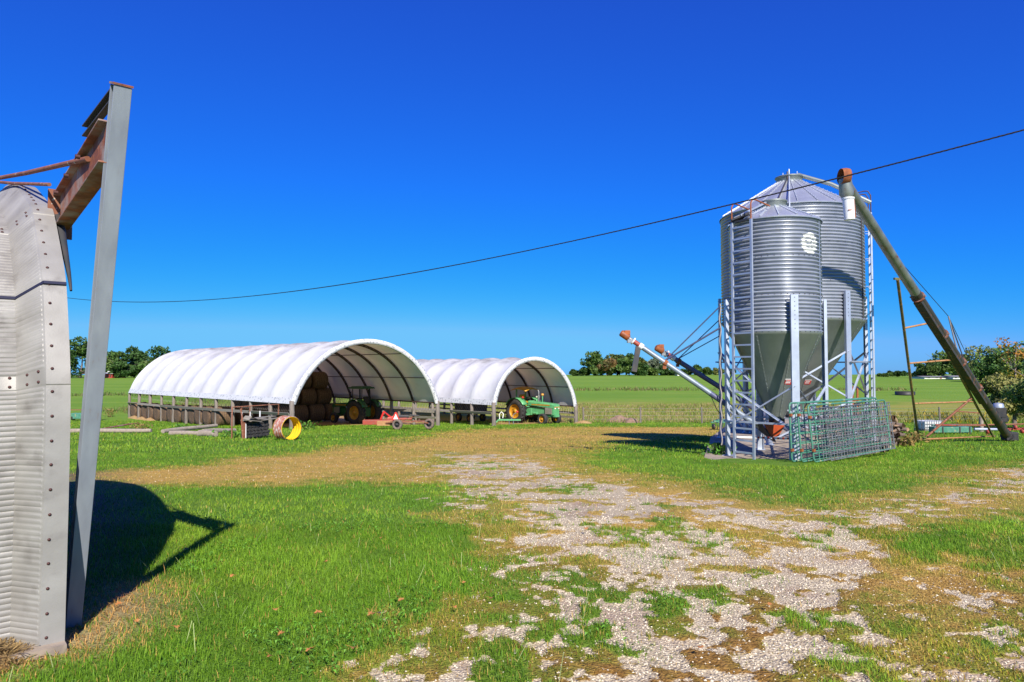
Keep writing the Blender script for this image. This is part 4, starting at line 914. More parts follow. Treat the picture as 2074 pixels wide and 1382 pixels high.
# ================================================================== slab and grain bins
PADZ = -.77
pad = [Vector((p.x, p.y, PADZ)) for p in Z_pad]; mb = MB(); n = len(pad)
mb.add(pad + [p + Vector((0, 0, -.8)) for p in pad], [tuple(range(n))] + [(i, i + n, (i + 1) % n + n, (i + 1) % n) for i in range(n)])
po = mb.build('concrete_pad', 'concrete'); po['kind'] = 'structure'
if po.data.polygons[0].normal.z < 0: po.data.flip_normals()
def grain_bin(label, c, Rb, z_hop, z_eave, z_top, collar, boot_z, boot_r, legs, leg_top, brace, pitch=.107, ribs=16):
    va = math.atan2(c[0], c[1]); t = thing('grain_bin', label, 'grain bin', (c[0], c[1], PADZ), -va); P = PADZ
    pol = lambda r, a, z: Vector((r * math.cos(R(a)), r * math.sin(R(a)), z))
    # corrugated wall
    n = int((z_eave - z_hop) / pitch); prof = []
    for k in range(n * 10 + 1): prof.append((Rb - .034 + .060 * abs(math.sin(math.pi * k / 10)) ** 1.15, z_hop - P + (z_eave - z_hop) * k / (n * 10)))
    mb = MB(); mb.lathe(prof, 120); mb.build('corrugated_wall', 'galv', t)
    # lapped sheet seams: rings of bolts and upright laps
    for z in [z_hop + .03 - P, z_hop + (z_eave - z_hop) * .33 - P, z_hop + (z_eave - z_hop) * .66 - P, z_eave - .03 - P]:
        mb = MB()
        for k in range(48): mb.tube([pol(Rb + .012, k * 7.5, z), pol(Rb + .034, k * 7.5, z)], .011, 5)
        mb.build('bolt_ring', 'dark', t)
    mb = MB()
    for k, a in enumerate((340, 35, 95, 155)): mb.bar(pol(Rb + .019, a, z_hop - P), pol(Rb + .019, a, z_eave - P), .05, .004, pol(1, a, 0))
    mb.build('sheet_lap', 'galvroof', t)
    # roof cone with ribs, collar, lid
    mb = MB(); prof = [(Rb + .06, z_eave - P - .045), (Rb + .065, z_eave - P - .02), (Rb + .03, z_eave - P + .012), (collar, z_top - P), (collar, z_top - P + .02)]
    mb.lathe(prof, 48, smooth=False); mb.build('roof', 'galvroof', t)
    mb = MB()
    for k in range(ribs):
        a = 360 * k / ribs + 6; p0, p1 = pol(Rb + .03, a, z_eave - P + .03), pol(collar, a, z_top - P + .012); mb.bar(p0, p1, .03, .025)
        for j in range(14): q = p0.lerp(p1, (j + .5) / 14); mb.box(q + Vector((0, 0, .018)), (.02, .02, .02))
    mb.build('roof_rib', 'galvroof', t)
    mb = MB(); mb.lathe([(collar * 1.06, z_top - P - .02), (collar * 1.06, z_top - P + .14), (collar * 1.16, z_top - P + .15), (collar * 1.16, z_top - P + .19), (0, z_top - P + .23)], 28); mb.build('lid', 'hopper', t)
    # hopper cone with bolted seams
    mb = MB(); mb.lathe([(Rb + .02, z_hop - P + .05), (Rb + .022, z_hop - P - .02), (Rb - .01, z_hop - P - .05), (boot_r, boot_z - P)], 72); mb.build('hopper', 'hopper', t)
    mb = MB()
    for k in range(8):
        a = 45 * k + 22; p0, p1 = pol(Rb - .0, a, z_hop - P - .05), pol(boot_r + .01, a, boot_z - P); mb.bar(p0, p1, .045, .006, pol(1, a, .6))
        for j in range(22): q = p0.lerp(p1, (j + .5) / 22); mb.box(q + pol(.008, a, .004), (.018, .018, .018))
    mb.build('hopper_seam', 'hopper', t)
    mb = MB(); mb.lathe([(boot_r + .05, boot_z - P + .04), (boot_r + .05, boot_z - P - .10), (boot_r, boot_z - P - .10)], 20); mb.build('outlet_collar', 'dark', t)
    # legs: C sections standing proud of the wall
    rl = Rb + (.06 if Rb > 2 else .12); L = []
    for a in legs:
        mb = MB(); f = pol(1, a, 0); s = pol(1, a + 90, 0); mb.channel(pol(rl + .09, a, 0), pol(rl + .09, a, leg_top - P), .20, .085, .012, f, s); mb.box(pol(rl + .05, a, .006), (.3, .3, .012))
        mb.build('leg', 'angle', t); L.append(a)
        mb = MB(); [mb.tube([pol(rl + .085, a, z), pol(rl + .10, a, z)], .012, 6) for z in np.arange(z_hop - P + .1, leg_top - P, .12)]; mb.build('leg_bolts', 'dark', t)
    for i, a in enumerate(L):
        b = L[(i + 1) % len(L)]
        for (z0, z1) in brace:
            for p, q, off in ((a, b, .0), (b, a, .035)):
                mb = MB(); A, B = pol(rl + .05 + off, p, z0 - P), pol(rl + .05 + off, q, z1 - P); mb.lbar(A, B, .06, .007, (0, 0, 1), ((A + B) / 2 * Vector((1, 1, 0)) if False else Vector(((A + B).x, (A + B).y, 0)))); mb.build('brace', 'angle', t)
    return t, pol
small, pol_s = grain_bin('small galvanised hopper bin with ladder in front of the bigger bin', (7.63, 20.0), 1.24, 2.71, 5.92, 6.40, .33, .25, .17, (200, 290, 20, 110), 3.72, ((1.25, -.0),))
big, pol_b = grain_bin('larger galvanised hopper bin rising behind the small bin', (10.0, 24.7), 2.37, 3.33, 7.18, 8.42, .42, .02, .2, (-47, 13, 73, 133, 193, 253), 4.25, ((2.3, .75), (.65, -.7)), ribs=24)
def part_of(t):
    def f(name, m, fn, parent=None, **k):
        mb = MB(); fn(mb); return mb.build(name, m, parent or t, **k)
    return f
P = PADZ
# horizontal ties, red boot and striped guard of the small bin
ps = part_of(small); pb = part_of(big)
def ties(mb):
    for a, b in ((200, 290), (290, 20), (20, 110), (110, 200)): mb.bar(pol_s(1.5, a, .22 - P), pol_s(1.5, b, .22 - P), .07, .05)
ps('tie_bar', 'angle', ties)
for a, b in ((-47, 13), (13, 73), (73, 133), (133, 193)): pb('tie_bar', 'angle', lambda mb: mb.bar(pol_b(2.62, a, 1.0 - P + .95), pol_b(2.62, b, 1.0 - P + .95), .06, .05))
def boot(mb):
    V = []
    for (w, z, y) in ((.30, .16, -.34), (.10, -.20, -.30)): V += [(-w - .06, y, z - P), (w - .06, y, z - P), (w - .06, y + .45, z - P), (-w - .06, y + .45, z - P)]
    mb.add(V, [(0, 1, 5, 4), (1, 2, 6, 5), (2, 3, 7, 6), (3, 0, 4, 7), (7, 6, 5, 4)])
ps('boot', 'bootred', boot); ps('boot_wing', 'dark', lambda mb: mb.add([(-.75, -.38, .12 - P), (-.38, -.36, .14 - P), (-.12, -.33, -.34 - P), (-.02, -.32, -.38 - P), (-.05, .1, -.3 - P), (-.7, .1, .1 - P)], [(0, 1, 2, 3, 4, 5)]))
def guard(mb):
    for k in range(14): mb.cur = k % 2; mb.box((-.55 + .065 * k, -.62, -.22 - P), (.063, .05, .05))
    mb.cur = 0; mb.bar((-1.1, -.62, -.22 - P), (-.585, -.62, -.22 - P), .05); mb.bar((.36, -.62, -.22 - P), (.56, -.62, -.22 - P), .05)
ps('striped_guard', ['white', 'redbright'], guard)
ps('support_post', 'angle', lambda mb: mb.box((.40, -1.22, .40), (.20, .07, .80)))
# faded red warning labels with white bars
def warn(part, polf, Rb, zh, zb, br, z, a):
    h = 0.0
    def rad(zz): return br + (Rb - br) * (zz - zb) / (zh - .05 - zb) + .012
    def quad(mb, z0, z1, a0, a1, e): mb.add([polf(rad(z0) + e, a0, z0 - P), polf(rad(z0) + e, a1, z0 - P), polf(rad(z1) + e, a1, z1 - P), polf(rad(z1) + e, a0, z1 - P)], [(0, 1, 2, 3)])
    o = part('warning_label', 'redbright', lambda mb: quad(mb, z, z + .15, a[0], a[1], 0))
    da = a[1] - a[0]
    def bars(mb):
        quad(mb, z + .135, z + .16, a[0], a[1], .004); quad(mb, z + .085, z + .105, a[0] + .15 * da, a[1] - .2 * da, .004); quad(mb, z + .035, z + .06, a[0] + .1 * da, a[1] - .25 * da, .004)
    part('label_bars', 'white', bars, o)
warn(ps, pol_s, 1.24, 2.71, .25, .17, 1.28, (-70, -52)); warn(pb, pol_b, 2.37, 3.33, .02, .2, 1.18, (-68, -55))
# worn round white emblem on the small bin wall
def emblem(mb):
    a0, zc, rr = -42.0, 5.17, .30; NA, NZ = 44, 72; n = int((5.92 - 2.71) / .107)
    dark = [(-.55, .10, .40, .52), (.3, .75, .28, .40), (-.70, -.40, .14, .28), (-.46, -.05, -.14, 0), (0, .30, -.04, .08), (.08, .20, -.28, -.14), (.28, .38, -.26, -.12), (.46, .56, -.24, -.1), (-.36, .04, -.44, -.32), (.16, .46, -.46, -.34), (0, .2, .12, .22), (.5, .75, .02, .12)]
    V = {}; F = []
    for i in range(NA + 1):
        for j in range(NZ + 1):
            u = -1 + 2 * i / NA; v = -1 + 2 * j / NZ; z = zc + v * rr; k = (z - 2.71) / (3.21) * n
            V[i, j] = len(V); 
    pts = []
    for i in range(NA + 1):
        for j in range(NZ + 1):
            u = -1 + 2 * i / NA; v = -1 + 2 * j / NZ; z = zc + v * rr; k = (z - 2.71) / 3.21 * n
            pts.append(pol_s(1.24 - .034 + .060 * abs(math.sin(math.pi * k)) ** 1.15 + .004, a0 + math.degrees(u * rr / 1.24), z - P))
    for i in range(NA):
        for j in range(NZ):
            u = -1 + 2 * (i + .5) / NA; v = -1 + 2 * (j + .5) / NZ
            if u * u + v * v > 1 + .05 * math.sin(9 * math.atan2(v, u)): continue
            if any(x0 < u < x1 and y0 < v < y1 for x0, x1, y0, y1 in dark): continue
            F.append((V[i, j], V[i + 1, j], V[i + 1, j + 1], V[i, j + 1]))
    mb.add(pts, F, True)
ps('emblem', 'white', emblem)
# ---- ladders
def ladder(t, polf, Rw, a, z0, z1, hoop, wid, m='angle', pit=.33, stand=.24, top='rust', rise=.55):
    tan = polf(1, a + 90, 0); out = polf(1, a, 0); cen = polf(Rw + stand, a, 0); pf = part_of(t)
    lad = bpy.data.objects.new('ladder', None); COL.objects.link(lad); lad.parent = t
    for s in (-1, 1):
        b = cen + tan * s * wid / 2; pf('rail', m, lambda mb: mb.bar(b + Vector((0, 0, z0 - P)), b + Vector((0, 0, z1 - P)), .065, .05, out), lad)
        if hoop:
            h0 = b + Vector((0, 0, z1 - P)); pts = [h0 + Vector((0, 0, 0)), h0 + Vector((0, 0, rise * .8)), h0 + Vector((0, 0, rise)) - out * .08, h0 + Vector((0, 0, rise * 1.02)) - out * .2, h0 + Vector((0, 0, rise * .85)) - out * .85]
            pf('grab_hoop', top, lambda mb: mb.tube(pts, .02, 8), lad)
    k = z0 + .18
    while k < z1: pf('rung', m, lambda mb: mb.bar(cen + tan * wid / 2 + Vector((0, 0, k - P)), cen - tan * wid / 2 + Vector((0, 0, k - P)), .045, .045), lad); k += pit
    for z in np.arange(max(z0 + .4, Rw * 0 + (2.9 if t is small else 3.6)), z1, .95):
        for s in (-1, 1): b = cen + tan * s * wid / 2; pf('standoff', m, lambda mb: mb.bar(b + Vector((0, 0, z - P)), b - out * (stand - .02) + Vector((0, 0, z - P)), .05, .012), lad)
    return lad
ladder(small, pol_s, 1.24, 235, PADZ + .0, 5.85, True, .64)
ladder(big, pol_b, 2.37, 4, PADZ + .0, 7.1, True, .46, 'angle', .33, .22, 'hoop', .75)
# rods down the roofs, roof ladder tube, lid levers
pb('lid_rod', 'dark', lambda mb: mb.tube([pol_b(.42, 262, 8.72 - P), pol_b(.46, 262, 8.45 - P), pol_b(2.56, 262, 7.25 - P), pol_b(2.56, 262, 5.9 - P)], .025, 6))
pb('lid_rod', 'angle', lambda mb: mb.tube([pol_b(.40, 270, 8.8 - P), pol_b(.46, 270, 8.46 - P), pol_b(2.56, 270, 7.27 - P), pol_b(2.56, 270, 5.9 - P)], .025, 6))
pb('roof_tube', 'hopper', lambda mb: mb.tube([pol_b(.3, 350, 8.66 - P), pol_b(1.4, 350, 8.16 - P), pol_b(2.6, 352, 7.38 - P)], .075, 10))
pb('lid_lever', 'angle', lambda mb: [mb.bar(pol_b(.4, 240, 8.48 - P), pol_b(.4, 240, 8.7 - P), .03), mb.bar(pol_b(.42, 310, 8.48 - P), pol_b(.42, 310, 8.72 - P), .03)])
pb('conduit', 'dark', lambda mb: mb.tube([pol_b(2.405, -22, 3.4 - P), pol_b(2.405, -22, 7.1 - P)], .022, 6))
ps('lid_rod', 'angle', lambda mb: [mb.bar(pol_s(.3, 235, 6.55 - P), pol_s(1.45, 233, 6.02 - P), .05, .05), mb.bar(pol_s(.32, 225, 6.5 - P), pol_s(1.42, 222, 6.0 - P), .03, .03)])
ps('roof_platform', 'dark', lambda mb: [mb.box(pol_s(1.30, 228, 6.0 - P), (.5, .35, .05), Matrix.Rotation(R(-20), 3, 'Y')), mb.bar(pol_s(1.5, 218, 5.86 - P), pol_s(1.5, 245, 5.86 - P), .06, .05)])
# twisted pull cord down the front left leg
def cord(mb):
    b = pol_s(1.66, 200, 0); mb.tube([b + Vector((.07 + .022 * math.sin(k * 1.1), -.06, .3 + k * .11)) for k in range(38)], .022, 5)
ps('pull_cable', 'rope', cord)

# ================================================================== two unloading augers on the left of the bins
def unload(label, tip, foot, r, m, mid, rods, spout, motor='orange'):
    d = (foot - tip).normalized(); o = foot; t = thing('unloading_auger', label, 'auger', o); f = part_of(t); a, b = tip - o, Vector((0, 0, 0)); L = (b - a).length
    f('tube', m, lambda mb: mb.tube([a + d * .55, b], r, 14))
    f('neck', 'red', lambda mb: mb.tube([a + d * .30, a + d * .58], r * .95, 12)); f('flange', 'white', lambda mb: [mb.tube([a + d * .27, a + d * .31], r * 1.5, 12), mb.tube([a + d * .50, a + d * .62], r * 1.25, 12)])
    up = Vector((0, 0, 1)) - d * d.z; up.normalize()
    f('motor', motor, lambda mb: [mb.tube([a - d * .16, a - d * .13, a + d * .12, a + d * .14], [r * .9, r * 1.35, r * 1.35, r * .9], 14), mb.box(a + up * r * 1.5, (.16, .12, .12))], bevel=.008)
    f('motor_bracket', 'wire', lambda mb: [mb.box(a + d * .21 - up * r * .7, (.16, .16, .10)), mb.tube([a + d * .14, a + d * .28], r * .7, 10)])
    if spout: f('spout', 'dark', lambda mb: mb.bar(a + d * .50 - up * r * .6, a + d * .50 + Vector((-.16, 0, -.78)), .13, .15, d))
    c = a + d * mid; f('clamp', 'rust', lambda mb: [mb.tube([c - d * .05, c + d * .05], r * 1.25, 12), mb.box(c - Vector((.03, 0, r * 1.7)), (.10, .08, .10))])
    for q, rr, mm in rods: f('stay_rod', mm, lambda mb: mb.tube([c + Vector((0, 0, r)), q - o], rr, 6))
    f('inlet_hood', 'steelblue', lambda mb: mb.tube([b - d * L * .42, b - d * L * .30], r * 1.06, 14)); f('power_lead', 'cord', lambda mb: mb.tube([a + d * L * .60 - up * r, a + d * L * .62 + Vector((.02, 0, -.35)), a + d * L * .66 + Vector((.06, 0, -.5))], .012, 5))
    return t
tip = at(1266, 680, 20.4); foot = Vector((7.55, 20.1, -.22)); legA = lambda py, Y=19.55: at(1459, py, Y)
unload('longer pale blue auger tube with orange motor and hanging spout left of the bins', tip, foot, .076, 'augerblue', 1.42, [(legA(620), .018, 'steelblue'), (legA(664), .026, 'steelblue')], True)
tip = at(1336, 708, 23.4); foot = Vector((9.9, 24.6, -.52))
unload('shorter dark auger with rusty motor behind the pale blue auger', tip, foot, .085, 'steelblue', .80, [(at(1457, 648, 23.9), .018, 'steelblue'), (at(1457, 681, 23.9), .018, 'steelblue')], False, 'rust')

# ================================================================== portable grain auger on the right
H0 = at(1712, 372, 19.6); F0 = at(2040, 884, 29.3); F0.z = float(gz(29.3)) + .22
t = thing('portable_auger', 'long portable grain auger with olive support frame leaning up over the bins', 'grain auger', ground(F0.x, F0.y)); o = t.location.copy(); f = part_of(t)
a, b = H0 - o, F0 - o; d = (b - a).normalized(); L = (b - a).length; up = (Vector((0, 0, 1)) - d * d.z).normalized(); sd = d.cross(up)
f('tube', 'tubegrey', lambda mb: mb.tube([a, a + d * L * .36], .155, 16)); f('lower_tube', 'tubedark', lambda mb: mb.tube([a + d * L * .34, b], .165, 16))
f('trough', 'tubedark', lambda mb: mb.bar(a + d * L * .36 - up * .10, a + d * L * .80 - up * .10, .26, .22, up)); f('truss_channel', 'tubedark', lambda mb: mb.bar(a + d * L * .30 + up * .17, a + d * L * .97 + up * .17, .07, .06, up))
for k in (.355, .50, .62, .74): f('flange', 'rustbeam', lambda mb: [mb.tube([a + d * L * k, a + d * (L * k + .05)], .215, 14), mb.bar(a + d * L * k - sd * .24, a + d * L * k + sd * .24, .06, .05)])
f('head_cap', 'rust', lambda mb: [mb.lathe([(0, .14), (.12, .14), (.22, .09), (.235, 0), (.22, -.14)], 20, 'y', (0, 0, 0))] and None).location = a - d * .05 + Vector((0, -.05, .16))
f('discharge', 'tubegrey', lambda mb: mb.tube([a - d * .02 + Vector((.0, 0, .12)), a + Vector((.03, 0, -.28)), a + Vector((.06, 0, -.40))], [.17, .20, .15], 14))
f('spout', 'white', lambda mb: [mb.tube([a + Vector((.06, -.02, -.42)), a + Vector((.09, -.03, -1.05))], [.155, .145], 14), mb.lathe([(.17, -.02), (.175, .03)], 14, 'z', tuple(a + Vector((.06, -.02, -.45))))])
f('spout_seam', 'rust', lambda mb: [mb.bar(a + Vector((.20, -.08, -.45)), a + Vector((.225, -.10, -1.0)), .03, .03), mb.box(a + Vector((.04, -.17, -.80)), (.10, .01, .03))])
# motor at the foot, boot, drive
f('engine', 'black', lambda mb: [mb.box(b - d * 1.5 + up * .38, (.42, .38, .40)), mb.box(b - d * 1.0 + up * .35 + sd * .0, (.30, .3, .3)), mb.bar(b - d * 2.1 + up * .26, b - d * .4 + up * .26, .12, .10), mb.tube([b - d * .9 + up * .55, b - d * .45 + up * .55], .12, 10)], bevel=.02)
f('engine_cover', 'angle', lambda mb: mb.lathe([(0, .14), (.17, .10), (.2, 0), (.2, -.12)], 14, 'z', tuple(b - d * 1.6 + up * .62)))
f('boot', 'black', lambda mb: [mb.tube([b - d * .1, b + d * .28], .24, 14), mb.box(b + Vector((.1, 0, .0)), (.5, .4, .34))], bevel=.02)
# stiffening cable over a strut
c0, c1, c2 = at(1790, 492, 22.2) - o, at(1921, 641, 26.0) - o, at(1962, 728, 27.4) - o
f('stay_cable', 'cord', lambda mb: mb.tube([c0 , c1, c2, b - d * 3.2 + up * .2], .012, 5)); f('cable_strut', 'dark', lambda mb: [mb.bar(c1, a + d * L * .60 + up * .2, .035), mb.bar(c1, a + d * L * .665 + up * .2, .03)])
# undercarriage: two matching side frames spread apart
gl = G(1860, 893); gr = G(2016, 886); tl = at(1818, 566, 23.3) - o
f('front_leg', 'olive', lambda mb: [mb.tube([tl, gl - o + Vector((0, 0, .05))], .05, 8), mb.bar(tl + Vector((-.12, 0, .02)), tl + Vector((.28, .1, .02)), .07)])
rr = G(2012, 887) - o + Vector((0, 0, .05)); tr_ = at(1842, 575, 23.7) - o
f('rear_leg', 'olive', lambda mb: mb.tube([tr_, rr], .05, 8))
def onL(py):
    z0, z1 = tl, gl - o + Vector((0, 0, .05)); k = (py - 566) / (893 - 566); return z0.lerp(z1, k)
def onR(k): return tr_.lerp(rr, k)
for py, k in ((650, .20), (718, .42), (805, .71)): f('rung', 'peach', lambda mb: mb.tube([onL(py), onR(k)], .034, 8))
f('base_bar', 'peach', lambda mb: mb.tube([gl - o + Vector((0, 0, .05)), gr - o + Vector((0, 0, .05)), rr], .045, 8))
f('red_brace', 'rustpipe', lambda mb: [mb.tube([gl - o + Vector((.25, 0, .08)), onR(.68)], .05, 8), mb.bar(gl - o + Vector((2.0, .5, .62)), onR(.90), .06), mb.bar(onL(835).lerp(onR(.76), .62) , onR(.80), .05)])
ul = gl + Vector((1.0, 1.9, 0)); ul = ground(ul.x, ul.y) - o
f('side_strut', 'olive', lambda mb: [mb.tube([b + Vector((-.3, .5, 0)), a + d * L * .55 - up * .2], .035, 8)])

# ================================================================== gates and wire panels leaning on the bin legs
e1 = Vector((.757, .653, 0)).normalized(); e2 = Vector((-e1.y, e1.x, 0))
def pipe_gate(label, p, Lg, Hg, lean, rz=0, group='green pipe gates leaning on the bin legs'):
    t = thing('pipe_gate', label, 'gate', p, math.atan2(e1.y, e1.x) + rz, group); f = part_of(t)
    def pt(x, z): return Vector((x, lean * z / Hg, z))
    r = .10; n = 7
    def fr(mb):
        pts = [pt(r, 0)] ; 
        for cx, cz, a0 in ((Lg - r, r, -90), (Lg - r, Hg - r, 0), (r, Hg - r, 90), (r, r, 180)):
            for k in range(6): an = R(a0 + 90 * k / 5); pts.append(pt(cx + r * math.cos(an), cz + r * math.sin(an)))
        mb.tube(pts, .024, 8)
    f('frame', 'gate', fr)
    for k in range(1, 6): f('bar', 'gate', lambda mb: mb.tube([pt(.02, Hg * (k / 6) ** 1.08), pt(Lg - .02, Hg * (k / 6) ** 1.08)], .019, 6))
    for x in (.26, Lg * .5, Lg - .5): f('upright', 'gate', lambda mb: mb.bar(pt(x, .02) - Vector((0, .022, 0)), pt(x, Hg - .02) - Vector((0, .022, 0)), .035, .008, (0, 1, 0)))
    f('hinge', 'rust', lambda mb: [mb.box(pt(.0, z) + Vector((0, -.03, 0)), (.09, .05, .07)) for z in (.3, Hg - .3)])
    return t
def on_pad(x, off): p = Vector((7.42, 17.72, 0)) + e1 * x + e2 * off; p.z = max(float(gz(p.y)), PADZ if sdist(Z_pad, np.array([p.x]), np.array([p.y]))[0] > 0 else -9) + .02; return p
pipe_gate('rear green pipe gate of the leaning stack, upright against the bin leg', on_pad(.0, .30), 4.9, 1.50, .05)
pipe_gate('middle green pipe gate of the leaning stack', on_pad(.12, .10), 4.75, 1.50, .10, R(-1))
pipe_gate('front green pipe gate of the leaning stack with rust spots', on_pad(.30, -.14), 4.6, 1.44, .15, R(-1.5))
def wire_panel(label, p, Lg, Hg, lean, nv, zs, group='wire panels leaning on the bin legs'):
    t = thing('cattle_grid', label, 'wire panel', p, math.atan2(e1.y, e1.x), group); f = part_of(t); pt = lambda x, z: Vector((x, lean * z / Hg, z))
    f('long_wires', 'wire', lambda mb: [mb.tube([pt(0, z), pt(Lg, z)], .012, 5) for z in zs]); f('cross_wires', 'wire', lambda mb: [mb.tube([pt(Lg * k / nv, 0) + Vector((0, .012, 0)), pt(Lg * k / nv, Hg) + Vector((0, .012, 0))], .0085, 5) for k in range(nv + 1)]); return t
zs = [.02, .18, .36, .56, .78, 1.02, 1.30]
wire_panel('front grey wire panel of the leaning stack, lowest', on_pad(.95, -.30), 4.2, 1.30, .14, 21, zs)
wire_panel('grey wire panel leaning just behind the front one', on_pad(.75, -.20), 4.6, 1.38, .12, 30, [z * 1.06 for z in zs])
wire_panel('grey wire panel sticking out past the gates over the firewood', on_pad(1.5, .35), 4.9, 1.36, .05, 26, [z * 1.04 for z in zs])
wire_panel('grey wire panel at the very back of the leaning stack', on_pad(.9, .42), 4.3, 1.34, .05, 24, [z * 1.03 for z in zs])
# ================================================================== firewood
def make_log(L, r, seed):
    t = thing('firewood_log', 'x', 'log', (0, 0, 0)); rg = random.Random(seed); mb = MB(); n = 9; pts = [(0, -L / 2, 0), (rg.uniform(-.03, .03), 0, rg.uniform(-.03, .03)), (0, L / 2, 0)]; mb.tube(pts, [r * .96, r, r * .9], n, caps=False); mb.build('bark', 'log', t)
    mb = MB(); [mb.lathe([(0, s * .003), (r * .97, 0)], n, 'y', (0, s * L / 2, 0)) for s in (-1, 1)]; mb.build('cut_end', 'logend', t); return t
proto = [make_log(.62, .105, 1), make_log(.75, .08, 2), make_log(.55, .13, 3)]; usedl = [False] * 3
fp = G(1818, 905); rg = random.Random(3); cnt = 0
spots = []
for lay in range(5):
    for k in range(7 - lay):
        for dep in range(2): spots.append((-.75 + .25 * k + .12 * lay + rg.uniform(-.05, .05), dep * .62 + rg.uniform(-.08, .08), .10 + .17 * lay))
for x, y, z in spots:
    i = rg.randrange(3); l = proto[i] if not usedl[i] else copy_tree(proto[i]); usedl[i] = True
    q = fp + e1 * (x) + e2 * (y + .25); l.location = (q.x, q.y, float(gz(q.y)) + z); l.rotation_euler = (rg.uniform(-.12, .12), rg.uniform(0, 3), math.atan2(e1.y, e1.x) + rg.choice((0, 0, .25, -.3, 1.2)) + rg.uniform(-.2, .2))
    l['label'] = 'weathered firewood log stacked in the pile beside the gates'; l['group'] = 'logs of the firewood pile'
for i, (px, py, s, lab, rz) in enumerate(((1795, 916, 1.35, 'large grey log chunk lying at the foot of the firewood pile', 1.3), (1822, 862, 1.2, 'long pale split log sloping off the top of the firewood pile', .3))):
    l = copy_tree(proto[i]); q = G(px, py) if i == 0 else fp + e1 * .55 + e2 * .3 + Vector((0, 0, .86)); l.location = q + Vector((0, 0, .14 if i == 0 else 0)); l.scale = (s,) * 3; l.rotation_euler = (0, 0 if i == 0 else 0, math.atan2(e1.y, e1.x) - rz); l['label'] = lab
    if i == 1: l.rotation_euler = (R(-24), 0, math.atan2(e1.y, e1.x) - R(75)); l.children[0].data = l.children[0].data.copy(); l.children[0].data.materials[0] = M['logend']
    del l['group']
# ================================================================== far farm buildings
def house(name, label, cat, px0, px1, py_top, Y, wallm, roofm, depth=8, roofh=.45, door=True):
    a = at(px0, 745, Y); b = at(px1, 745, Y); z = float(gz(Y)); h = at(px0, py_top, Y).z - z; w = b.x - a.x; t = thing(name, label, cat, ((a.x + b.x) / 2, Y, z)); f = part_of(t); e = h * (1 - roofh)
    f('wall', wallm, lambda mb: mb.box((0, depth / 2, e / 2 - .5), (w, depth, e + 1)))
    f('roof', roofm, lambda mb: mb.add([(-w / 2 - .3, -.4, e), (w / 2 + .3, -.4, e), (w / 2 + .3, depth + .4, e), (-w / 2 - .3, depth + .4, e), (-w / 2 - .3, depth / 2, h), (w / 2 + .3, depth / 2, h)], [(0, 1, 5, 4), (2, 3, 4, 5), (0, 4, 3), (1, 2, 5), (3, 2, 1, 0)]))
    for k in range(3): f('window', 'dark', lambda mb: mb.box((-w * .33 + w * .33 * k, -.03, e * .55), (w * .10, .08, e * .4)))
    if door: f('door', 'red', lambda mb: mb.box((w * .16, -.03, e * .38), (w * .08, .07, e * .76)))
    return t
house('farmhouse', 'low white farmhouse under trees on the right skyline', 'house', 1872, 1922, 762, 225, 'white', 'roofgrey'); house('garage', 'small white garage with dark doors right of the farmhouse', 'garage', 1930, 1962, 761, 222, 'white', 'roofgrey')
house('red_barn', 'distant red barn with pale roof among trees left of the bigger hoop barn', 'barn', 206, 228, 752, 226, 'barnred', 'white', roofh=.35); house('white_shed', 'tiny white shed on the crest below the blue auger', 'shed', 1372, 1378, 754, 280, 'white', 'roofgrey', 4)
# ================================================================== wire fence across the middle and pipe rail fence at the right
fx = []; t = thing('wire_fence', 'wire fence on thin grey posts in front of the tall dry weeds', 'fence', ground(6, 57)); f = part_of(t); o = t.location.copy()
xs = [5.9, 10.6, 15.7, 20.6, 25.6, 30.6, 35.6, 40.6]
for i, x in enumerate(xs):
    y = 57 + .02 * x; g = ground(x, y) - o; f('post', 'wood', lambda mb: mb.tube([g + Vector((0, 0, -.3)), g + Vector((random.uniform(-.05, .05), 0, 1.32))], .075, 7))
for z in (.35, .65, .95, 1.2): f('wire_strand', 'wire', lambda mb: mb.tube([ground(x, 57 + .02 * x) - o + Vector((0, -.08, z)) for x in xs], .008, 4))
pa = G(1988, 876); pbk = G(2100, 872); t = thing('pipe_rail_fence', 'single rusty pipe rail on a greenish post behind the auger foot', 'fence', pa); f = part_of(t); pc_ = G(1918, 874)
f('post', 'greylog', lambda mb: mb.tube([Vector((0, 0, -.2)), Vector((0, 0, .9))], .11, 9)); f('post', 'greylog', lambda mb: mb.tube([pbk - pa + Vector((0, 0, -.2)), pbk - pa + Vector((0, 0, .8))], .10, 9))
f('rail', 'rustpipe', lambda mb: mb.tube([pc_ - pa + Vector((0, -.14, .42)), Vector((0, -.15, .44)), pbk - pa + Vector((0, -.14, .42))], .045, 8))
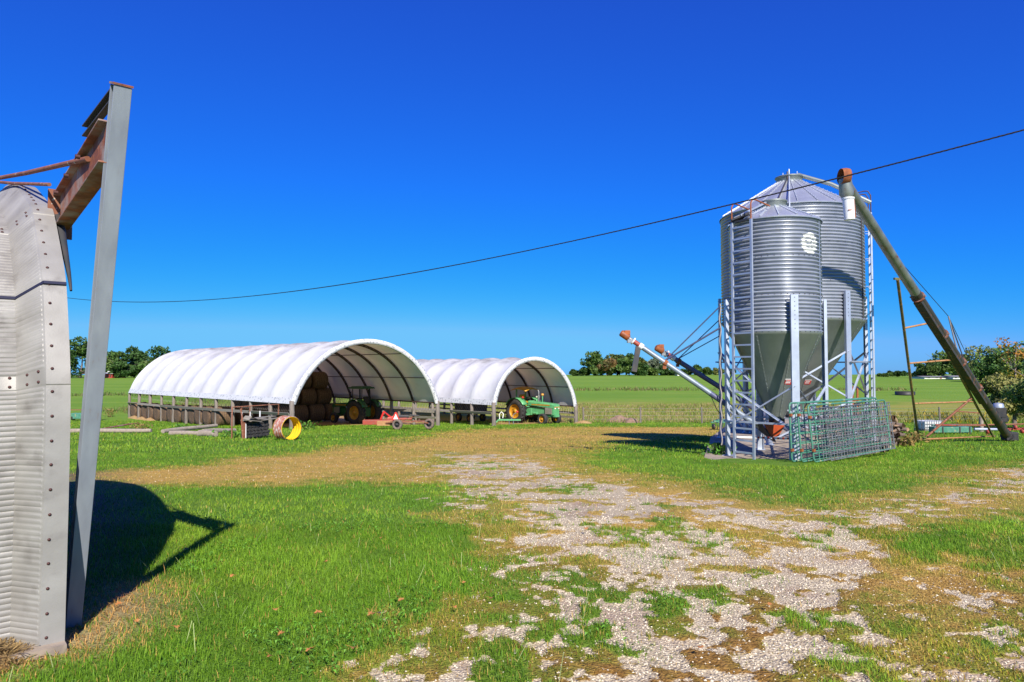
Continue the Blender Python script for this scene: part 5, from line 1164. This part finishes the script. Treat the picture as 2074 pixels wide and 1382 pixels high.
# ================================================================== things behind the auger
p = G(1893, 874); t = thing('caged_tote', 'white plastic tote in a wire cage on the grass inside the auger frame', 'tote', p, R(6)); f = part_of(t)
f('tank', 'mesh_white', lambda mb: mb.box((0, .5, .36), (1.14, .9, .5)), bevel=.05)
f('cage', 'wire', lambda mb: [mb.bar((-.6 + .15 * k, -.0, .06), (-.6 + .15 * k, -.0, .66), .022) for k in range(9)] + [mb.bar((-.6, -.012, z), (.6, -.012, z), .022) for z in (.08, .26, .44, .65)] + [mb.bar((-.6, y, .08), (-.6, y, .66), .022) for y in (.3, .6, .95)]); f('pallet', 'board', lambda mb: mb.box((0, .5, .05), (1.2, 1.0, .10)))
p = G(1925, 879); t = thing('green_drag_box', 'long low green implement box lying on the grass behind the auger frame', 'farm implement', p, R(3)); f = part_of(t)
f('box', 'gate', lambda mb: [mb.box((0, 0, .24), (2.1, .5, .30)), mb.box((-.2, .1, .46), (1.5, .2, .08))], bevel=.02); f('lid_bar', 'red', lambda mb: mb.bar((-.9, -.1, .50), (.7, -.1, .46), .06)); f('bracket', 'dark', lambda mb: [mb.box((x, -.26, .22), (.06, .04, .34)) for x in (-.6, .35, .9)]); [f('skid', 'dark', lambda mb: mb.box((x, 0, .04), (.10, .6, .08))) for x in (-.9, .9)]
p = G(2045, 882); t = thing('red_tillage_tool', 'low red tillage tool with grey drawbar by the auger foot', 'farm implement', p, R(2)); f = part_of(t)
f('drawbar', 'angle', lambda mb: mb.tube([(-1.85, 0, .32), (-.4, 0, .30)], .07, 8)); f('frame', 'red', lambda mb: [mb.bar((-.5, 0, .3), (1.4, .1, .34), .10), mb.bar((-.2, -.3, .3), (-.2, .5, .3), .08), mb.bar((.7, -.3, .32), (.7, .5, .32), .08)])
[f('hub', 'red', lambda mb: [mb.lathe([(0, -.05), (.11, -.04), (.11, .04), (0, .05)], 10, 'y', (x, -.2, z))]) for x, z in ((-1.3, .2), (.15, .42), (.5, .22))]; [f('shank', 'red', lambda mb: mb.tube([(x, -.1, .34), (x, .25, .28), (x, .1, .02)], .03, 6)) for x in (-1.1, 0, .9)]; f('clamp', 'white', lambda mb: mb.box((-.35, -.1, .3), (.12, .16, .24)))
# orange mast behind the bins, green cultivator left of them
p = G(1733, 868); p = ground(p.x * .80, p.y * .80); t = thing('post_driver', 'upright orange steel mast of a farm tool behind the big bin legs', 'post driver', p, 0); f = part_of(t); zt = at(1735, 784, p.y).z - p.z
f('mast', 'orange', lambda mb: [mb.bar((-.13, 0, .3), (-.13, 0, zt), .07, .09), mb.bar((.13, 0, .3), (.13, 0, zt), .07, .09), mb.box((0, 0, zt), (.33, .12, .07)), mb.box((0, 0, zt * .72), (.26, .10, .08))]); f('ram', 'dark', lambda mb: mb.tube([(0, .02, .5), (0, .02, zt * .7)], .05, 8))
f('base', 'rust', lambda mb: [mb.box((0, 0, .55), (.5, .3, .45)), mb.bar((-.5, 0, .05), (0, 0, .8), .07), mb.bar((.5, 0, .05), (0, 0, .8), .07), mb.box((0, 0, .06), (1.1, .5, .10))])
p = G(1468, 871); t = thing('cultivator', 'low green cultivator on the grass left of the bin legs', 'farm implement', p, R(8)); f = part_of(t)
f('toolbar', 'gate', lambda mb: [mb.bar((-.75, 0, .55), (1.6, 0, .55), .12, .12), mb.bar((-.7, .5, .45), (1.6, .5, .45), .08, .08), mb.box((-.2, .1, .55), (.5, .3, .22))]); f('gauge_wheel', 'dark', lambda mb: [mb.lathe([(0, -.05), (.18, -.05), (.2, 0), (.18, .05), (0, .05)], 14, 'x', (x, .1, .2)) for x in (-.7, .3, 1.4)]); f('shank', 'dark', lambda mb: [mb.tube([(x, .1, .5), (x, -.12, .28), (x, .02, .02)], .025, 6) for x in (-.5, -.1, .6, 1.0)])
# far left: green machine seen on both sides of the leaning column
p = G(178, 852); t = thing('green_field_machine', 'bright green field machine half hidden behind the leaning grey column', 'farm machine', p, R(4)); f = part_of(t)
f('body', 'gate', lambda mb: [mb.box((-.85, 0, .42), (.9, .7, .5)), mb.box((-.2, .3, .5), (1.2, .4, .3))], bevel=.04); f('drawbar', 'rustpipe', lambda mb: mb.bar((-1.6, .1, .95), (1.0, .2, .95), .07)); f('head', 'palegreen', lambda mb: [mb.box((1.0, 0, 1.05), (.28, .4, .6)), mb.box((1.1, 0, 1.5), (.18, .3, .3))], bevel=.04); f('post', 'board', lambda mb: mb.box((1.05, 0, .36), (.14, .14, .74)))
[f('wheel', 'tyre', lambda mb: mb.lathe([(.08, -.08), (.26, -.08), (.28, 0), (.26, .08), (.08, .08)], 16, 'x', (x, -.1, .28))) for x in (-1.2, .3)]
# dark trough far out in the right field, soil mounds, field marks
p = G(1833, 800); t = tag(None or thing('field_trough', 'low dark trough lying alone in the green field right of the bins', 'trough', p), None); f = part_of(t); f('tub', 'black', lambda mb: mb.lathe([(0, .08), (1.25, .08), (1.35, .55), (1.45, .55), (1.45, 0)], 24))
for k, (px, py, rx, h) in enumerate(((1255, 852, 1.1, .62), (1277, 853, .85, .45))): p = G(px, py); p = ground(p.x * .95, p.y * .95); mound('soil_heap', (p.x, p.y, p.z - .03), rx, .8, h, 'dirt', ('larger brown soil heap in the grass right of the smaller barn', 'smaller brown soil heap right of the larger soil heap')[k], 'soil heap', 50 + k, 0)
# ================================================================== grey poles lying in the grass at the left
def pole(p0, p1, r, label, m='greylog'):
    p0, p1 = Vector(p0), Vector(p1); t = thing('wooden_pole', label, 'log', p0); q = p1 - p0; mb = MB(); mb.tube([Vector((0, 0, 0)), q * .3 + Vector((0, .04, .02)), q * .7 + Vector((0, -.03, 0)), q], [r, r * .97, r * .92, r * .85], 10, caps=False); mb.build('shaft', m, t)
    d = q.normalized()
    for s, e in ((-1, Vector((0, 0, 0))), (1, q)): mb = MB(); mb.tube([e - d * .01, e + d * s * .012], r * (.98 if s < 0 else .84), 10); mb.build('sawn_end', 'greylog', t)
up_ = lambda px, py, z=.1: G(px, py) + Vector((0, 0, z))
pole(up_(140, 877), up_(306, 877, .12), .13, 'long grey pole lying behind the leaning column'); pole(up_(330, 878), up_(438, 872, .30), .13, 'grey pole with its end propped up on another'); pole(up_(412, 880, .14), up_(475, 876, .10), .15, 'short thick grey pole beside the rusty rack'); pole(up_(345, 881, .08), up_(420, 882, .1), .13, 'low grey pole half sunk in grass'); pole(up_(404, 884, .14), up_(437, 885, .14), .17, 'stubby grey log chunk in front of the poles', 'greylog')
p0, p1 = G(206, 872), G(262, 868); t = thing('rusty_panel', 'flat rusty sheet panel lying behind the long grey pole', 'panel', p0); mb = MB(); q = p1 - p0; mb.add([(0, 0, .14), q + Vector((0, 0, .34)), q + Vector((.1, .9, .30)), (.1, .9, .12), (0, 0, .10), q + Vector((0, 0, .30)), q + Vector((.1, .9, .26)), (.1, .9, .08)], [(0, 1, 2, 3), (7, 6, 5, 4), (0, 4, 5, 1), (1, 5, 6, 2), (2, 6, 7, 3), (3, 7, 4, 0)]); mb.build('sheet', 'rustbeam', t)
# weeds with broad leaves
def leafy(p, n, h, r, label, cols, seed, name='weed_clump', sz=.07):
    rg = np.random.default_rng(seed); t = thing(name, label, 'weed', p); mb = MB()
    for k in range(5): a = 6.28 * k / 5; mb.tube([(0, 0, 0), (r * .4 * math.cos(a), r * .4 * math.sin(a), h * .6), (r * .7 * math.cos(a), r * .7 * math.sin(a), h)], .008, 4)
    mb.build('stems', 'olive', t); x = rg.normal(0, r * .45, n); y = rg.normal(0, r * .45, n); z = rg.uniform(.05, 1, n) * h; P_ = np.stack([x, y, z], 1); a = rg.normal(0, 1, (n, 3)); a /= np.linalg.norm(a, axis=1, keepdims=True); b = np.cross(a, rg.normal(0, 1, (n, 3))); b /= np.linalg.norm(b, axis=1, keepdims=True); s = sz * rg.uniform(.5, 1.2, (n, 1))
    npmesh('leaves', np.stack([P_ - a * s, P_ + b * s * .5, P_ + a * s, P_ - b * s * .5], 1).reshape(-1, 3), np.arange(n)[:, None] * 4 + [0, 1, 2, 3], 'foliage', t, tint=np.repeat(np.array(cols)[rg.integers(0, len(cols), n)] * rg.uniform(.7, 1.3, (n, 1)), 4, 0)); return t
LG = [(.10, .26, .03), (.16, .30, .04), (.07, .19, .025)]; DRY = [(.24, .17, .05), (.16, .18, .04), (.30, .20, .07)]
for i, (px, py, n, h, r, lab, c) in enumerate(((625, 872, 160, .55, .8, 'bright green weeds at the left corner of the longer barn mouth', LG), (365, 872, 120, .4, .5, 'leafy green weed behind the grey poles', LG), (468, 886, 120, .35, .7, 'light green weeds left of the rusty rack', LG), (1455, 924, 170, .35, .4, 'green weed tuft at the left corner of the slab', LG), (1838, 905, 160, .4, .5, 'yellowing weeds between firewood and the auger frame', DRY), (447, 852, 200, .9, 1.0, 'dark green weed bush under the rail of the longer barn', [(.05, .12, .02), (.08, .16, .03)]), (285, 873, 150, .5, .7, 'dry brown weeds above the long grey pole', DRY), (222, 845, 120, .8, .5, 'yellowish weeds right of the leaning column', DRY), (1856, 896, 140, .4, .5, 'low dry weeds at the foot of the olive auger leg', DRY))):
    leafy(G(px, py), n, h, r, lab, c, 200 + i, sz=.09)
# ================================================================== nearer trees at the right
p = ground(at(2052, 745, 50).x, 50); tree('willow_tree', p, 4.0, 4.0, 'rounded grey green bushy tree with a dark trunk behind the auger foot', [(.26, .30, .07), (.30, .29, .09), (.18, .23, .05)], 401, .22, 9000, .12, lobes=26, tr=.13)
p = ground(at(2050, 745, 57).x, 57); tp = tree('sapling_tree', p, at(2052, 668, 57).z - p.z, 2.6, 'tall sparse sapling with pale trunk and yellowing leaves on the right', [(.20, .26, .04), (.30, .24, .03), (.38, .18, .03), (.14, .24, .04)], 402, .30, 650, .12, 'palebark', lobes=12, tr=.10)
p = ground(at(2120, 745, 44).x, 44); tree('leafy_tree', p, 4.4, 4.4, 'bushy tree at the far right picture edge beside the auger foot', [(.15, .23, .05), (.19, .24, .06)], 403, .2, 7000, .12, lobes=22, tr=.12)
# ================================================================== fallen leaves
def make_leaf(seed):
    rg = random.Random(seed); mb = MB(); n = 11; V = [(0, 0, .02)]
    for k in range(n * 2):
        a = 2 * math.pi * k / (n * 2); r = (.05 if k % 2 == 0 else .025) * rg.uniform(.7, 1.15); V.append((r * math.cos(a), r * math.sin(a), .015 + .012 * rg.random() + .008 * math.cos(2 * a)))
    mb.add(V, [(0, 1 + k, 1 + (k + 1) % (n * 2)) for k in range(n * 2)], True); mb.tube([(.03, 0, .03), (.08, .01, .05)], .002, 4); return mb.build('fallen_leaf', 'leaf_orange')
lp = [make_leaf(1), make_leaf(2), make_leaf(3)]; ul_ = [False] * 3
for i, (px, py) in enumerate([(556, 1251), (644, 1258), (752, 1261), (276, 1274), (358, 1287), (570, 1301), (716, 1332), (628, 1336), (547, 1350), (770, 1100), (814, 1230), (580, 1036), (921, 1245), (940, 1194), (996, 1227), (811, 1231), (1187, 1081), (1916, 1352), (376, 1125), (232, 1215), (250, 1226), (240, 1240), (826, 1045), (1420, 1330), (1700, 1120), (470, 1180), (660, 1150), (1560, 1240)]):
    k = i % 3; l = lp[k] if not ul_[k] else lp[k].copy()
    if ul_[k]: COL.objects.link(l)
    ul_[k] = True; p = G(px, py); l.location = p + Vector((0, 0, .05)); l.rotation_euler = (random.uniform(-.2, .3), random.uniform(-.2, .2), random.uniform(0, 6.28)); l.scale = (random.uniform(.4, .75),) * 3
    tag(l, 'curled orange brown leaf fallen on the grass', 'leaf', 'fallen orange leaves')
